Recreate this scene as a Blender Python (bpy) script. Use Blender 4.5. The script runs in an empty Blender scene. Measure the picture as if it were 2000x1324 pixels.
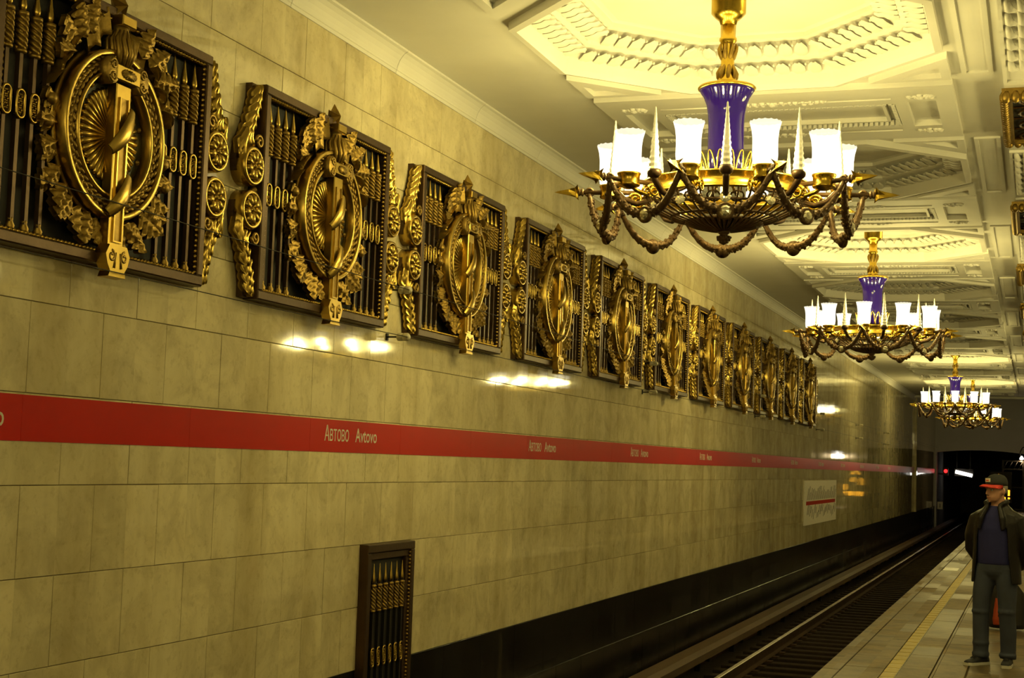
import bpy, math, random
from mathutils import Vector, Matrix
random.seed(7)
scene = bpy.context.scene
COL = scene.collection
PI = math.pi
sin, cos = math.sin, math.cos

# ------------------------------------------------------------------ camera
EYE = 1.75                      # eye height over the platform (z = 0 is the platform floor)
F_PX = 2890.0                   # focal length in pixels of the 2000 px wide frame
yaw, pitch, roll = 0.342, 0.0812, 0.0335
fwd = Vector((-sin(yaw) * cos(pitch), cos(yaw) * cos(pitch), sin(pitch)))
rgt = Vector((cos(yaw), sin(yaw), 0))
up = rgt.cross(fwd)
r2 = cos(roll) * rgt + sin(roll) * up
u2 = -sin(roll) * rgt + cos(roll) * up
cam_data = bpy.data.cameras.new('camera')
cam_data.sensor_width = 36.0
cam_data.lens = 36.0 * F_PX / 2000.0
cam_data.clip_end = 400
cam = bpy.data.objects.new('camera', cam_data)
COL.objects.link(cam)
m = Matrix.Identity(4)
for i in range(3):
    m[i][0], m[i][1], m[i][2] = r2[i], u2[i], -fwd[i]
m[2][3] = EYE
cam.matrix_world = m
scene.camera = cam

# ------------------------------------------------------------------ world, exposure
world = bpy.data.worlds.new('world')
scene.world = world
world.use_nodes = True
world.node_tree.nodes['Background'].inputs[0].default_value = (0, 0, 0, 1)
world.node_tree.nodes['Background'].inputs[1].default_value = 0.0
vs = scene.view_settings
vs.view_transform = 'Standard'
vs.look = 'None'
vs.gamma = 1.0
vs.use_curve_mapping = False
vs.exposure = 0.0
cy = scene.cycles
cy.max_bounces = 4
cy.diffuse_bounces = 2
cy.glossy_bounces = 2
cy.transmission_bounces = 2
cy.transparent_max_bounces = 8
cy.use_adaptive_sampling = True
cy.adaptive_threshold = 0.08
cy.adaptive_min_samples = 12
cy.use_denoising = True
LAMP_W = 26.0                   # watts of each chandelier bulb
LAMP_COL = (1.0, 0.82, 0.26)

# ------------------------------------------------------------------ materials
MATS = {}


def nodes_of(name):
    mt = bpy.data.materials.new(name)
    mt.use_nodes = True
    nt = mt.node_tree
    return mt, nt, nt.nodes['Principled BSDF']


def lnk(nt, a, b):
    nt.links.new(a, b)


def simple(name, col, rough=0.5, metal=0.0, var=0.0, scale=8.0, bump=0.0, bscale=40.0, spec=None, stretch=None):
    mt, nt, b = nodes_of(name)
    b.inputs['Base Color'].default_value = (*col, 1)
    b.inputs['Roughness'].default_value = rough
    b.inputs['Metallic'].default_value = metal
    if spec is not None:
        b.inputs['Specular IOR Level'].default_value = spec
    if var or bump:
        tc = nt.nodes.new('ShaderNodeTexCoord')
        mp = nt.nodes.new('ShaderNodeMapping')
        if stretch:
            mp.inputs['Scale'].default_value = stretch
        lnk(nt, tc.outputs['Object'], mp.inputs['Vector'])
    if var:
        n = nt.nodes.new('ShaderNodeTexNoise')
        n.inputs['Scale'].default_value = scale
        n.inputs['Detail'].default_value = 4
        lnk(nt, mp.outputs[0], n.inputs['Vector'])
        mx = nt.nodes.new('ShaderNodeMix')
        mx.data_type = 'RGBA'
        mx.inputs[6].default_value = (*[c * (1 - var) for c in col], 1)
        mx.inputs[7].default_value = (*[min(1, c * (1 + var)) for c in col], 1)
        lnk(nt, n.outputs['Fac'], mx.inputs[0])
        lnk(nt, mx.outputs[2], b.inputs['Base Color'])
    if bump:
        n2 = nt.nodes.new('ShaderNodeTexNoise')
        n2.inputs['Scale'].default_value = bscale
        n2.inputs['Detail'].default_value = 3
        lnk(nt, mp.outputs[0], n2.inputs['Vector'])
        bp = nt.nodes.new('ShaderNodeBump')
        bp.inputs['Strength'].default_value = bump
        bp.inputs['Distance'].default_value = 0.01
        lnk(nt, n2.outputs['Fac'], bp.inputs['Height'])
        lnk(nt, bp.outputs[0], b.inputs['Normal'])
    MATS[name] = mt
    return mt


def stone(name, c1, c2, vein, cw, ch, y0, z0, rough, veinamt=0.5, axes='YZ', slabvar=0.3, streak=0.0, stain=None):
    """polished stone; tone changes from slab to slab, fine veins inside"""
    mt, nt, b = nodes_of(name)
    N = nt.nodes.new
    geo = N('ShaderNodeNewGeometry')
    sep = N('ShaderNodeSeparateXYZ')
    lnk(nt, geo.outputs['Position'], sep.inputs[0])

    def math_(op, a, bb):
        q = N('ShaderNodeMath')
        q.operation = op
        for i, x in enumerate((a, bb)):
            if x is None:
                continue
            if isinstance(x, (int, float)):
                q.inputs[i].default_value = x
            else:
                lnk(nt, x, q.inputs[i])
        return q.outputs[0]
    a = sep.outputs[axes[0]]
    c = sep.outputs[axes[1]]
    row = math_('FLOOR', math_('DIVIDE', math_('SUBTRACT', c, z0), ch), None)
    odd = math_('MODULO', math_('ABSOLUTE', row, None), 2.0)
    colm = math_('FLOOR', math_('DIVIDE', math_('SUBTRACT', math_('SUBTRACT', a, y0), math_('MULTIPLY', odd, cw / 2)), cw), None)
    cmb = N('ShaderNodeCombineXYZ')
    lnk(nt, row, cmb.inputs[0])
    lnk(nt, colm, cmb.inputs[1])
    wn = N('ShaderNodeTexWhiteNoise')
    wn.noise_dimensions = '3D'
    lnk(nt, cmb.outputs[0], wn.inputs['Vector'])
    off = N('ShaderNodeVectorMath')
    off.operation = 'MULTIPLY_ADD'
    off.inputs[1].default_value = (23, 23, 23)
    lnk(nt, wn.outputs['Color'], off.inputs[0])
    lnk(nt, geo.outputs['Position'], off.inputs[2])
    n = N('ShaderNodeTexNoise')
    n.inputs['Scale'].default_value = 2.6
    n.inputs['Detail'].default_value = 5
    n.inputs['Roughness'].default_value = 0.65
    n.inputs['Distortion'].default_value = 0.7
    lnk(nt, off.outputs[0], n.inputs['Vector'])
    rp = N('ShaderNodeValToRGB')
    rp.color_ramp.elements[0].position = 0.33
    rp.color_ramp.elements[0].color = (*vein, 1)
    rp.color_ramp.elements[1].position = 0.56
    rp.color_ramp.elements[1].color = (*c1, 1)
    e = rp.color_ramp.elements.new(0.8)
    e.color = (*c2, 1)
    lnk(nt, n.outputs['Fac'], rp.inputs[0])
    # fine dark flecks
    n3 = N('ShaderNodeTexNoise')
    n3.inputs['Scale'].default_value = 17
    n3.inputs['Detail'].default_value = 3
    n3.inputs['Roughness'].default_value = 0.7
    lnk(nt, off.outputs[0], n3.inputs['Vector'])
    rp3 = N('ShaderNodeValToRGB')
    rp3.color_ramp.elements[0].position = 0.33
    rp3.color_ramp.elements[0].color = (0.62, 0.58, 0.52, 1)
    rp3.color_ramp.elements[1].position = 0.46
    rp3.color_ramp.elements[1].color = (1, 1, 1, 1)
    lnk(nt, n3.outputs['Fac'], rp3.inputs[0])
    mul = N('ShaderNodeMix')
    mul.data_type = 'RGBA'
    mul.blend_type = 'MULTIPLY'
    mul.inputs[0].default_value = veinamt
    lnk(nt, rp.outputs[0], mul.inputs[6])
    lnk(nt, rp3.outputs[0], mul.inputs[7])
    hsv = N('ShaderNodeHueSaturation')
    vv = math_('ADD', math_('MULTIPLY', wn.outputs['Value'], slabvar), 1 - slabvar * 0.6)
    lnk(nt, vv, hsv.inputs['Value'])
    lnk(nt, mul.outputs[2], hsv.inputs['Color'])
    last = hsv.outputs[0]
    if stain:
        mp5 = N('ShaderNodeMapping')
        mp5.inputs['Scale'].default_value = (0, 1.0, 0.09)
        lnk(nt, geo.outputs['Position'], mp5.inputs['Vector'])
        n5 = N('ShaderNodeTexNoise')
        n5.inputs['Scale'].default_value = 1.7
        n5.inputs['Detail'].default_value = 4
        n5.inputs['Roughness'].default_value = 0.6
        lnk(nt, mp5.outputs[0], n5.inputs['Vector'])
        r5 = N('ShaderNodeValToRGB')
        r5.color_ramp.elements[0].position = stain[1]
        r5.color_ramp.elements[0].color = (0, 0, 0, 1)
        r5.color_ramp.elements[1].position = stain[2]
        r5.color_ramp.elements[1].color = (stain[3],) * 3 + (1,)
        lnk(nt, n5.outputs['Fac'], r5.inputs[0])
        m5 = N('ShaderNodeMix')
        m5.data_type = 'RGBA'
        m5.inputs[7].default_value = (*stain[0], 1)
        lnk(nt, r5.outputs[0], m5.inputs[0])
        lnk(nt, last, m5.inputs[6])
        last = m5.outputs[2]
    lnk(nt, last, b.inputs['Base Color'])
    rr = math_('ADD', math_('MULTIPLY', wn.outputs['Value'], rough * 0.5), rough * 0.75)
    lnk(nt, rr, b.inputs['Roughness'])
    if streak:
        mp = N('ShaderNodeMapping')
        mp.inputs['Scale'].default_value = (1, 9, 0.5)
        lnk(nt, off.outputs[0], mp.inputs['Vector'])
        n4 = N('ShaderNodeTexNoise')
        n4.inputs['Scale'].default_value = 1.6
        n4.inputs['Detail'].default_value = 3
        lnk(nt, mp.outputs[0], n4.inputs['Vector'])
        bp = N('ShaderNodeBump')
        bp.inputs['Strength'].default_value = streak
        bp.inputs['Distance'].default_value = 0.01
        lnk(nt, n4.outputs['Fac'], bp.inputs['Height'])
        lnk(nt, bp.outputs[0], b.inputs['Normal'])
    MATS[name] = mt
    return mt


def emit(name, col, strength, mixt=0.0):
    mt = bpy.data.materials.new(name)
    mt.use_nodes = True
    nt = mt.node_tree
    nt.nodes.clear()
    o = nt.nodes.new('ShaderNodeOutputMaterial')
    e = nt.nodes.new('ShaderNodeEmission')
    e.inputs[0].default_value = (*col, 1)
    e.inputs[1].default_value = strength
    if mixt:
        t = nt.nodes.new('ShaderNodeBsdfTransparent')
        mx = nt.nodes.new('ShaderNodeMixShader')
        mx.inputs[0].default_value = mixt
        lnk(nt, e.outputs[0], mx.inputs[1])
        lnk(nt, t.outputs[0], mx.inputs[2])
        lnk(nt, mx.outputs[0], o.inputs[0])
    else:
        lnk(nt, e.outputs[0], o.inputs[0])
    MATS[name] = mt
    return mt


SLW, SLH = 0.675, 0.505
WX = -5.2                                     # face of the track wall
Z_MB = EYE - 1.745                            # bottom edge of the marble
stone('marble', (0.76, 0.67, 0.42), (0.83, 0.745, 0.50), (0.58, 0.50, 0.31), SLW, SLH, 7.065, Z_MB, 0.045, 0.32, 'YZ', 0.16, 0.0, ((0.36, 0.27, 0.11), 0.48, 0.75, 0.55))
stone('black_stone', (0.012, 0.011, 0.011), (0.02, 0.019, 0.018), (0.006, 0.006, 0.006), SLW, SLH, 7.06, Z_MB, 0.22, 0.4, 'YZ', 0.5, 0.0, ((0.075, 0.06, 0.04), 0.60, 0.70, 0.8))
stone('granite', (0.155, 0.105, 0.034), (0.21, 0.147, 0.052), (0.08, 0.053, 0.017), 0.9, 0.28, 0, -0.86, 0.5, 0.8, 'YX', 0.35)
simple('grout', (0.16, 0.12, 0.06), 0.9)
simple('plaster', (0.79, 0.77, 0.71), 0.6, var=0.05, scale=3, bump=0.05, bscale=30)
simple('plaster_relief', (0.80, 0.78, 0.72), 0.6, bump=0.25, bscale=30)
simple('gilt', (0.33, 0.215, 0.05), 0.45, 0.9, var=0.35, scale=14, bump=0.3, bscale=45)
simple('gilt_bright', (0.50, 0.345, 0.08), 0.28, 1.0, var=0.2, scale=10, bump=0.08, bscale=30)
simple('bronze', (0.085, 0.05, 0.026), 0.42, 0.7, var=0.25, scale=9, bump=0.12, bscale=35)
simple('bronze_garland', (0.12, 0.07, 0.03), 0.45, 0.6, var=0.4, scale=16, bump=0.6, bscale=38)
simple('brass', (0.62, 0.42, 0.06), 0.25, 1.0, var=0.12, scale=9, bump=0.05, bscale=30)
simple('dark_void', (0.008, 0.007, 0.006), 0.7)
simple('disc_green', (0.045, 0.045, 0.028), 0.4, 0.3, var=0.2, scale=12)
simple('blue_enamel', (0.018, 0.006, 0.17), 0.08, 0.0, spec=0.8)
simple('red_vinyl', (0.52, 0.012, 0.006), 0.30, 0.0, var=0.06, scale=1.5, spec=0.12)
simple('letter_white', (0.66, 0.62, 0.50), 0.5)
simple('ballast', (0.045, 0.034, 0.025), 0.95, spec=0.1, var=0.5, scale=25, bump=0.8, bscale=30)
simple('rail_rust', (0.055, 0.032, 0.018), 0.85, 0.0, spec=0.1, var=0.4, scale=6)
simple('rail_steel', (0.85, 0.80, 0.70), 0.26, 1.0, var=0.1, scale=3, stretch=(1, 0.2, 1))
simple('cover_wood', (0.085, 0.048, 0.022), 0.65, var=0.4, scale=3, stretch=(3, 0.4, 3), bump=0.2)
simple('sleeper_wood', (0.036, 0.026, 0.018), 0.9, spec=0.08, var=0.4, scale=8)
simple('yellow_paint', (0.42, 0.31, 0.03), 0.5, var=0.15, scale=10)
simple('white_paint', (0.90, 0.88, 0.80), 0.4)
simple('map_white', (0.90, 0.84, 0.72), 0.5)
simple('map_ink', (0.08, 0.07, 0.06), 0.6)
simple('porcelain', (0.50, 0.45, 0.30), 0.3)
simple('iron', (0.03, 0.025, 0.02), 0.55, 0.6)
simple('tunnel_dark', (0.12, 0.10, 0.08), 0.9, var=0.4, scale=1.5)
simple('skin', (0.50, 0.26, 0.17), 0.55, var=0.08, scale=20)
simple('hair_grey', (0.30, 0.27, 0.24), 0.7)
simple('eye_white', (0.6, 0.57, 0.5), 0.3)
simple('lips', (0.38, 0.14, 0.10), 0.5)
simple('leather', (0.012, 0.010, 0.010), 0.40, bump=0.3, bscale=25, spec=0.25)
simple('shirt_blue', (0.012, 0.013, 0.10), 0.85, var=0.1, scale=20, bump=0.25, bscale=14)
simple('jeans', (0.038, 0.045, 0.075), 0.85, var=0.4, scale=7, bump=0.25, bscale=18)
simple('cap_dark', (0.015, 0.016, 0.018), 0.8)
simple('cap_red', (0.60, 0.03, 0.015), 0.6)
simple('shoe_dark', (0.015, 0.015, 0.022), 0.6)
simple('sole_white', (0.55, 0.53, 0.47), 0.6)
simple('bag_black', (0.012, 0.011, 0.011), 0.7, bump=0.2)
simple('bag_red', (0.40, 0.05, 0.01), 0.6)
simple('coat_navy', (0.012, 0.012, 0.02), 0.8)
emit('lamp_glass', (1.0, 0.95, 0.74), 7.0, 0.87)
emit('bulb_glow', (1.0, 0.86, 0.5), 3.0)
emit('tube_glow', (1.0, 0.95, 0.85), 5.0)
emit('signal_red', (1.0, 0.01, 0.01), 6.0)
emit('led_amber', (1.0, 0.42, 0.02), 2.2)
# crystal: half clear, half frosted glass
mt, nt, b = nodes_of('crystal')
b.inputs['Base Color'].default_value = (0.95, 0.93, 0.85, 1)
b.inputs['Roughness'].default_value = 0.2
b.inputs['Transmission Weight'].default_value = 0.35
MATS['crystal'] = mt
simple('jewel_glass', (0.85, 0.80, 0.62), 0.10, 0.75)


# ------------------------------------------------------------------ mesh helpers
class MB:
    def __init__(self):
        self.v, self.f, self.sm = [], [], []

    def add(self, vs_, fs_, smooth=False):
        o = len(self.v)
        self.v += [tuple(p) for p in vs_]
        self.f += [tuple(i + o for i in q) for q in fs_]
        self.sm += [smooth] * len(fs_)
        return self

    def merge(self, other, mat=None):
        vv = other.v if mat is None else [tuple(mat @ Vector(p)) for p in other.v]
        o = len(self.v)
        self.v += vv
        self.f += [tuple(i + o for i in q) for q in other.f]
        self.sm += other.sm
        return self

    def box(self, x0, x1, y0, y1, z0, z1, ch=0.0):
        if ch <= 0:
            vs_ = [(x, y, z) for z in (z0, z1) for y in (y0, y1) for x in (x0, x1)]
            fs_ = [(0, 2, 3, 1), (4, 5, 7, 6), (0, 1, 5, 4), (2, 6, 7, 3), (0, 4, 6, 2), (1, 3, 7, 5)]
            return self.add(vs_, fs_)
        # chamfered on the +z face edges
        vs_ = [(x0, y0, z0), (x1, y0, z0), (x1, y1, z0), (x0, y1, z0),
               (x0, y0, z1 - ch), (x1, y0, z1 - ch), (x1, y1, z1 - ch), (x0, y1, z1 - ch),
               (x0 + ch, y0 + ch, z1), (x1 - ch, y0 + ch, z1), (x1 - ch, y1 - ch, z1), (x0 + ch, y1 - ch, z1)]
        fs_ = [(3, 2, 1, 0), (8, 9, 10, 11)]
        for i in range(4):
            j = (i + 1) % 4
            fs_ += [(i, j, 4 + j, 4 + i), (4 + i, 4 + j, 8 + j, 8 + i)]
        return self.add(vs_, fs_)

    def lathe(self, prof, n=16, axis='z', flute=0.0, nf=0, smooth=True, ax=(0, 0, 0), sy=1.0):
        """prof: list of (r, z). flute: radial modulation"""
        vs_, fs_ = [], []
        for r, z in prof:
            for k in range(n):
                a = 2 * PI * k / n
                rr = r * (1 + (flute * cos(nf * a) if nf else 0))
                p = (rr * cos(a), rr * sin(a) * sy, z)
                if axis == 'x':
                    p = (p[2], p[0], p[1])
                elif axis == 'y':
                    p = (p[0], p[2], p[1])
                vs_.append((p[0] + ax[0], p[1] + ax[1], p[2] + ax[2]))
        for i in range(len(prof) - 1):
            for k in range(n):
                k2 = (k + 1) % n
                q = (i * n + k, i * n + k2, (i + 1) * n + k2, (i + 1) * n + k)
                fs_.append(q if axis != 'y' else q[::-1])
        if prof[0][0] > 1e-5:
            q = tuple(range(n))
            fs_.append(q[::-1] if axis != 'y' else q)
        if prof[-1][0] > 1e-5:
            q = tuple((len(prof) - 1) * n + k for k in range(n))
            fs_.append(q if axis != 'y' else q[::-1])
        return self.add(vs_, fs_, smooth)

    def tube(self, path, rad, n=8, closed=False, smooth=True, flat=None):
        """flat: (a, b) scales of the two cross axes"""
        P = [Vector(p) for p in path]
        m_ = len(P)
        if not hasattr(rad, '__len__'):
            rad = [rad] * m_
        T = []
        for i in range(m_):
            a = P[(i - 1) % m_] if (closed or i > 0) else P[0]
            b_ = P[(i + 1) % m_] if (closed or i < m_ - 1) else P[-1]
            t = (b_ - a)
            T.append(t.normalized() if t.length > 1e-9 else Vector((0, 0, 1)))
        ref = Vector((0, 0, 1)) if abs(T[0].z) < 0.9 else Vector((1, 0, 0))
        nrm = (ref - T[0] * ref.dot(T[0])).normalized()
        vs_, fs_ = [], []
        fa, fb = flat if flat else (1, 1)
        for i in range(m_):
            nrm = (nrm - T[i] * nrm.dot(T[i]))
            nrm = nrm.normalized() if nrm.length > 1e-6 else Vector((1, 0, 0))
            bn = T[i].cross(nrm)
            for k in range(n):
                a = 2 * PI * k / n
                vs_.append(P[i] + nrm * (rad[i] * fa * cos(a)) + bn * (rad[i] * fb * sin(a)))
        for i in range(m_ if closed else m_ - 1):
            j = (i + 1) % m_
            for k in range(n):
                k2 = (k + 1) % n
                fs_.append((i * n + k, i * n + k2, j * n + k2, j * n + k))
        if not closed:
            fs_.append(tuple(range(n))[::-1])
            fs_.append(tuple((m_ - 1) * n + k for k in range(n)))
        return self.add(vs_, fs_, smooth)

    def prism(self, poly, z0, z1, inset=0.0):
        """poly (x, y) counter-clockwise extruded from z0 to z1; top face may be inset"""
        n = len(poly)
        cx = sum(p[0] for p in poly) / n
        cy = sum(p[1] for p in poly) / n
        k = 1 - inset
        vs_ = [(x, y, z0) for x, y in poly] + [(cx + (x - cx) * k, cy + (y - cy) * k, z1) for x, y in poly]
        fs_ = [tuple(range(n))[::-1], tuple(range(n, 2 * n))]
        fs_ += [(i, (i + 1) % n, n + (i + 1) % n, n + i) for i in range(n)]
        return self.add(vs_, fs_)

    def ball(self, c, r, n=8, m_=5, sz=1.0, sy=1.0):
        prof = [(r * sin(PI * i / m_), -r * sz * cos(PI * i / m_)) for i in range(m_ + 1)]
        prof[0] = (1e-6, prof[0][1])
        prof[-1] = (1e-6, prof[-1][1])
        return self.lathe(prof, n, ax=c, sy=sy)

    def mesh(self, name, mat):
        me = bpy.data.meshes.new(name)
        me.from_pydata(self.v, [], self.f)
        me.polygons.foreach_set('use_smooth', self.sm)
        if mat:
            me.materials.append(MATS[mat] if isinstance(mat, str) else mat)
        me.update()
        return me


def put(name, data, parent=None, loc=(0, 0, 0), rot=(0, 0, 0), scl=(1, 1, 1), mat=None):
    if isinstance(data, MB):
        data = data.mesh(name, mat)
    o = bpy.data.objects.new(name, data)
    COL.objects.link(o)
    o.location, o.rotation_euler, o.scale = loc, rot, scl
    if parent:
        o.parent = parent
    return o


def tag(o, label=None, cat=None, group=None, kind=None):
    if label:
        o['label'] = label
    if cat:
        o['category'] = cat
    if group:
        o['group'] = group
    if kind:
        o['kind'] = kind
    return o


def empty(name, loc=(0, 0, 0), rot=(0, 0, 0)):
    o = bpy.data.objects.new(name, None)
    o.empty_display_size = 0.1
    COL.objects.link(o)
    o.location, o.rotation_euler = loc, rot
    return o


def copy_tree(o, parent=None):
    c = o.copy()
    COL.objects.link(c)
    c.parent = parent
    for ch in list(o.children):
        copy_tree(ch, c)
    return c


# local axes of a thing on the track wall: x -> along the platform, y -> up, z -> out of the wall
WALL_ROT = Matrix(((0, 0, 1), (1, 0, 0), (0, 1, 0))).to_euler()
Y_END = 84.0

# ================================================================== SETTING
# ---- track wall: grout core, marble slabs on it
wall = put('wall_left', MB().box(WX - 0.4, WX - 0.006, -3, Y_END, Z_MB, EYE + 3.6), mat='grout')
tag(wall, 'track wall clad in polished yellowish marble slabs', kind='structure')
g = 0.0022
slab = MB().box(g, SLW - g, g, SLH - g, -0.03, 0.0, 0.002).mesh('marble_slab', 'marble')
Y_PARTS = 7.065 + SLW * 29
far = MB()
near_n = 0
rows = 10
for r in range(rows):
    z = Z_MB + r * SLH
    y = 7.065 - (0.3375 if r % 2 == 0 else 0.0) - SLW * 2
    while y < Y_END:
        h = SLH
        if y < Y_PARTS and y > 5.9 and near_n < 300:
            o = put('marble_slab', slab, wall, (WX + random.uniform(-0.0008, 0.0008), y, z), WALL_ROT)
            o.rotation_euler.z += random.gauss(0, 0.0009)
            o.rotation_euler.y += random.gauss(0, 0.0009)
            near_n += 1
        else:
            i0 = len(far.v)
            far.box(WX - 0.03, WX, y + g, min(y + SLW, Y_END) - g, z + g, z + h - g)
            ta, tb = random.gauss(0, 0.0009), random.gauss(0, 0.0009)
            for iv in range(i0, len(far.v)):
                px_, py_, pz_ = far.v[iv]
                far.v[iv] = (px_ + ta * (py_ - y - SLW / 2) + tb * (pz_ - z - h / 2), py_, pz_)
        y += SLW
y = -3.0
o = put('marble_slab', far, wall, mat='marble')
tag(o, kind='stuff')
far2 = MB().box(WX - 0.03, WX - 0.001, -3, 5.72, Z_MB, EYE + 3.4)
put('marble_slab', far2, wall, mat='marble')

# ---- black plinth below the marble
PLX = WX - 0.002
plinth = put('wall_plinth', MB().box(WX - 0.4, PLX - 0.006, -3, Y_END, -1.5, Z_MB - 0.001), mat='dark_void')
tag(plinth, 'black stone plinth under the marble track wall', kind='structure')
psl = MB().box(g, 1.0 - g, g, 0.6 - g, -0.02, 0.0, 0.004).mesh('plinth_slab', 'black_stone')
farp = MB()
for r in range(2):
    z = Z_MB - 0.6 * (r + 1)
    y = 8.0 + 0.5 * r
    k = 0
    while y < Y_END - 1:
        if k < 40:
            put('plinth_slab', psl, plinth, (PLX + random.uniform(-0.001, 0.001), y, z), WALL_ROT)
        else:
            farp.box(PLX - 0.02, PLX, y + g, y + 1 - g, z + g, z + 0.6 - g)
        y += 1.0
        k += 1
o = put('plinth_slab', farp, plinth, mat='black_stone')
tag(o, kind='stuff')

# ---- cornice: cyma profile in lengths with open joints
CZ = EYE + 3.40            # lower face of the ceiling panels
CB = EYE + 3.46            # ceiling field between the panels
prof = [(0.0, -0.19), (0.012, -0.19), (0.016, -0.165), (0.022, -0.16), (0.022, -0.145), (0.03, -0.12), (0.045, -0.085), (0.068, -0.05),
        (0.095, -0.022), (0.118, -0.012), (0.12, 0.006), (0.14, 0.01), (0.14, 0.06), (0.0, 0.06)]
CL = 1.905
cm = MB()
n = len(prof)
vsx = [(p[0], yy, p[1]) for yy in (0.0, CL - 0.006) for p in prof]
cm.add(vsx, [(i, (i + 1) % n, n + (i + 1) % n, n + i)[::-1] for i in range(n)] + [tuple(range(n)), tuple(range(n, 2 * n))[::-1]])
cmesh = cm.mesh('cornice_length', 'plaster')
trim = put('trim_1', MB().box(WX - 0.05, WX + 0.001, -3, 70, CB - 0.185, CB + 0.06), mat='grout')
tag(trim, 'plaster cornice running along the top of the track wall', kind='structure')
y = 11.38 - 3 * CL
while y < 69:
    put('cornice_length', cmesh, trim, (WX, y, CB - 0.005))
    y += CL
put('cornice_length', MB().box(WX, WX + 0.12, -3, 11.38 - 3 * CL, CB - 0.17, CB), trim, mat='plaster')

# ---- ceiling: flat field with raised plaster panels and octagon coffers
Y_CE = 68.4
XC, HALF, BAY = -2.345, 1.635, 5.65
YC0 = 11.48
ceil = MB()


def octo(a, cx=0, cy=0):
    return [(cx + a / cos(PI / 8) * cos(PI / 8 + PI / 4 * i), cy + a / cos(PI / 8) * sin(PI / 8 + PI / 4 * i)) for i in range(8)]


# field: margins and the strip with octagonal openings
ceil.box(WX - 0.1, XC - HALF, -6, Y_CE, CB, CB + 0.5)
ceil.box(XC + HALF, 7.0, -6, Y_CE, CB, CB + 0.5)
octY = [YC0 + BAY * k for k in range(-3, 10)]
ys = -6.0
for yc in octY:
    y0_, y1_ = yc - HALF, yc + HALF
    if y0_ > ys:
        ceil.box(XC - HALF, XC + HALF, ys, y0_, CB, CB + 0.5)
    oc = octo(1.58, XC, yc)
    sq = [(XC + HALF, y1_), (XC - HALF, y1_), (XC - HALF, y0_), (XC + HALF, y0_)]
    # ring between square and octagon as four corner and four side pieces
    pts = oc
    vb = [(p[0], p[1], CB) for p in pts] + [(p[0], p[1], CB) for p in sq]
    fb = [(0, 8, 1), (2, 9, 3), (4, 10, 5), (6, 11, 7), (1, 8, 9, 2), (3, 9, 10, 4), (5, 10, 11, 6), (7, 11, 8, 0)]
    ceil.add(vb, fb)
    ys = y1_
ceil.box(XC - HALF, XC + HALF, ys, Y_CE, CB, CB + 0.5)
ceiling = put('ceiling', ceil, mat='plaster')
tag(ceiling, 'white plaster ceiling with octagon coffers and raised panels', kind='structure')

# one octagon coffer: raised frame, two leaf mouldings, central flat
prof8 = [(1.62, CB + 0.02), (1.62, CZ - 0.01), (1.56, CZ - 0.02), (1.545, CZ + 0.03), (1.53, CZ + 0.10), (1.52, CZ + 0.125), (1.36, CZ + 0.20), (1.35, CZ + 0.185),
         (1.31, CZ + 0.20), (1.30, CZ + 0.225), (1.15, CZ + 0.315), (1.13, CZ + 0.30), (1.085, CZ + 0.31), (1.08, CZ + 0.35), (1.03, CZ + 0.36), (0.02, CZ + 0.36)]
om = MB()
for i in range(len(prof8) - 1):
    a, b_ = octo(prof8[i][0]), octo(prof8[i + 1][0])
    om.add([(*p, prof8[i][1]) for p in a] + [(*p, prof8[i + 1][1]) for p in b_], [(k, 8 + k, 8 + (k + 1) % 8, (k + 1) % 8) for k in range(8)])
oct_me = om.mesh('octagon_coffer', 'plaster')


def leaf_row(a0, z0, a1, z1, pitch):
    """upright acanthus leaves leaning on the sloped side of the octagon"""
    lm = MB()
    for k in range(8):
        th = PI / 4 * k
        nx, ny = cos(th), sin(th)
        tx, ty = -ny, nx
        for am, zz, side in ((1, 1, 1),):
            half = min(a0, a1) * math.tan(PI / 8)
            cnt = max(1, int(2 * half / pitch))
            pw = 2 * half / cnt
            for j in range(cnt):
                c = -half + (j + 0.5) * pw
                w_ = pw * 0.43
                vs_, fs_ = [], []
                S = 5
                for i in range(S + 1):
                    s = i / S
                    a = a0 + (a1 - a0) * s
                    z = z0 + (z1 - z0) * s
                    bulge = 0.034 * sin(PI * min(1, s * 1.05)) + (0.034 if i == S - 1 else (0.05 if i == S else 0))
                    ww = w_ * (0.75 + 0.25 * sin(PI * s * 1.2)) * (1 if i < S else 0.45)
                    wig = 0.0
                    for cc, dz in ((-1, 0), (-0.5, 0.013), (0, 0.006), (0.5, 0.013), (1, 0)):
                        u = c + ww * cc
                        aa = a - bulge * 0.55 - dz * 0.5
                        vs_.append((nx * aa + tx * u, ny * aa + ty * u, z - bulge * 0.85 - dz))
                for i in range(S):
                    for q in range(4):
                        fs_.append((i * 5 + q, i * 5 + q + 1, i * 5 + q + 6, i * 5 + q + 5))
                lm.add(vs_, fs_, True)
                # little bud between leaves
                lm.ball((nx * (a0 + (a1 - a0) * 0.8 - 0.012) + tx * (c + pw / 2), ny * (a0 + (a1 - a0) * 0.8 - 0.012) + ty * (c + pw / 2), z0 + (z1 - z0) * 0.8 - 0.03), 0.014, 5, 3)
    return lm


leaf1 = leaf_row(1.525, CZ + 0.115, 1.355, CZ + 0.195, 0.14).mesh('leaf_moulding', 'plaster_relief')
leaf2 = leaf_row(1.305, CZ + 0.215, 1.135, CZ + 0.31, 0.125).mesh('leaf_moulding', 'plaster_relief')


def frame_bars(x0, x1, y0, y1, w, zlow, zhigh):
    f = MB()
    f.box(x0, x1, y0, y0 + w, zlow, zhigh)
    f.box(x0, x1, y1 - w, y1, zlow, zhigh)
    f.box(x0, x0 + w, y0 + w, y1 - w, zlow, zhigh)
    f.box(x1 - w, x1, y0 + w, y1 - w, zlow, zhigh)
    return f


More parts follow.
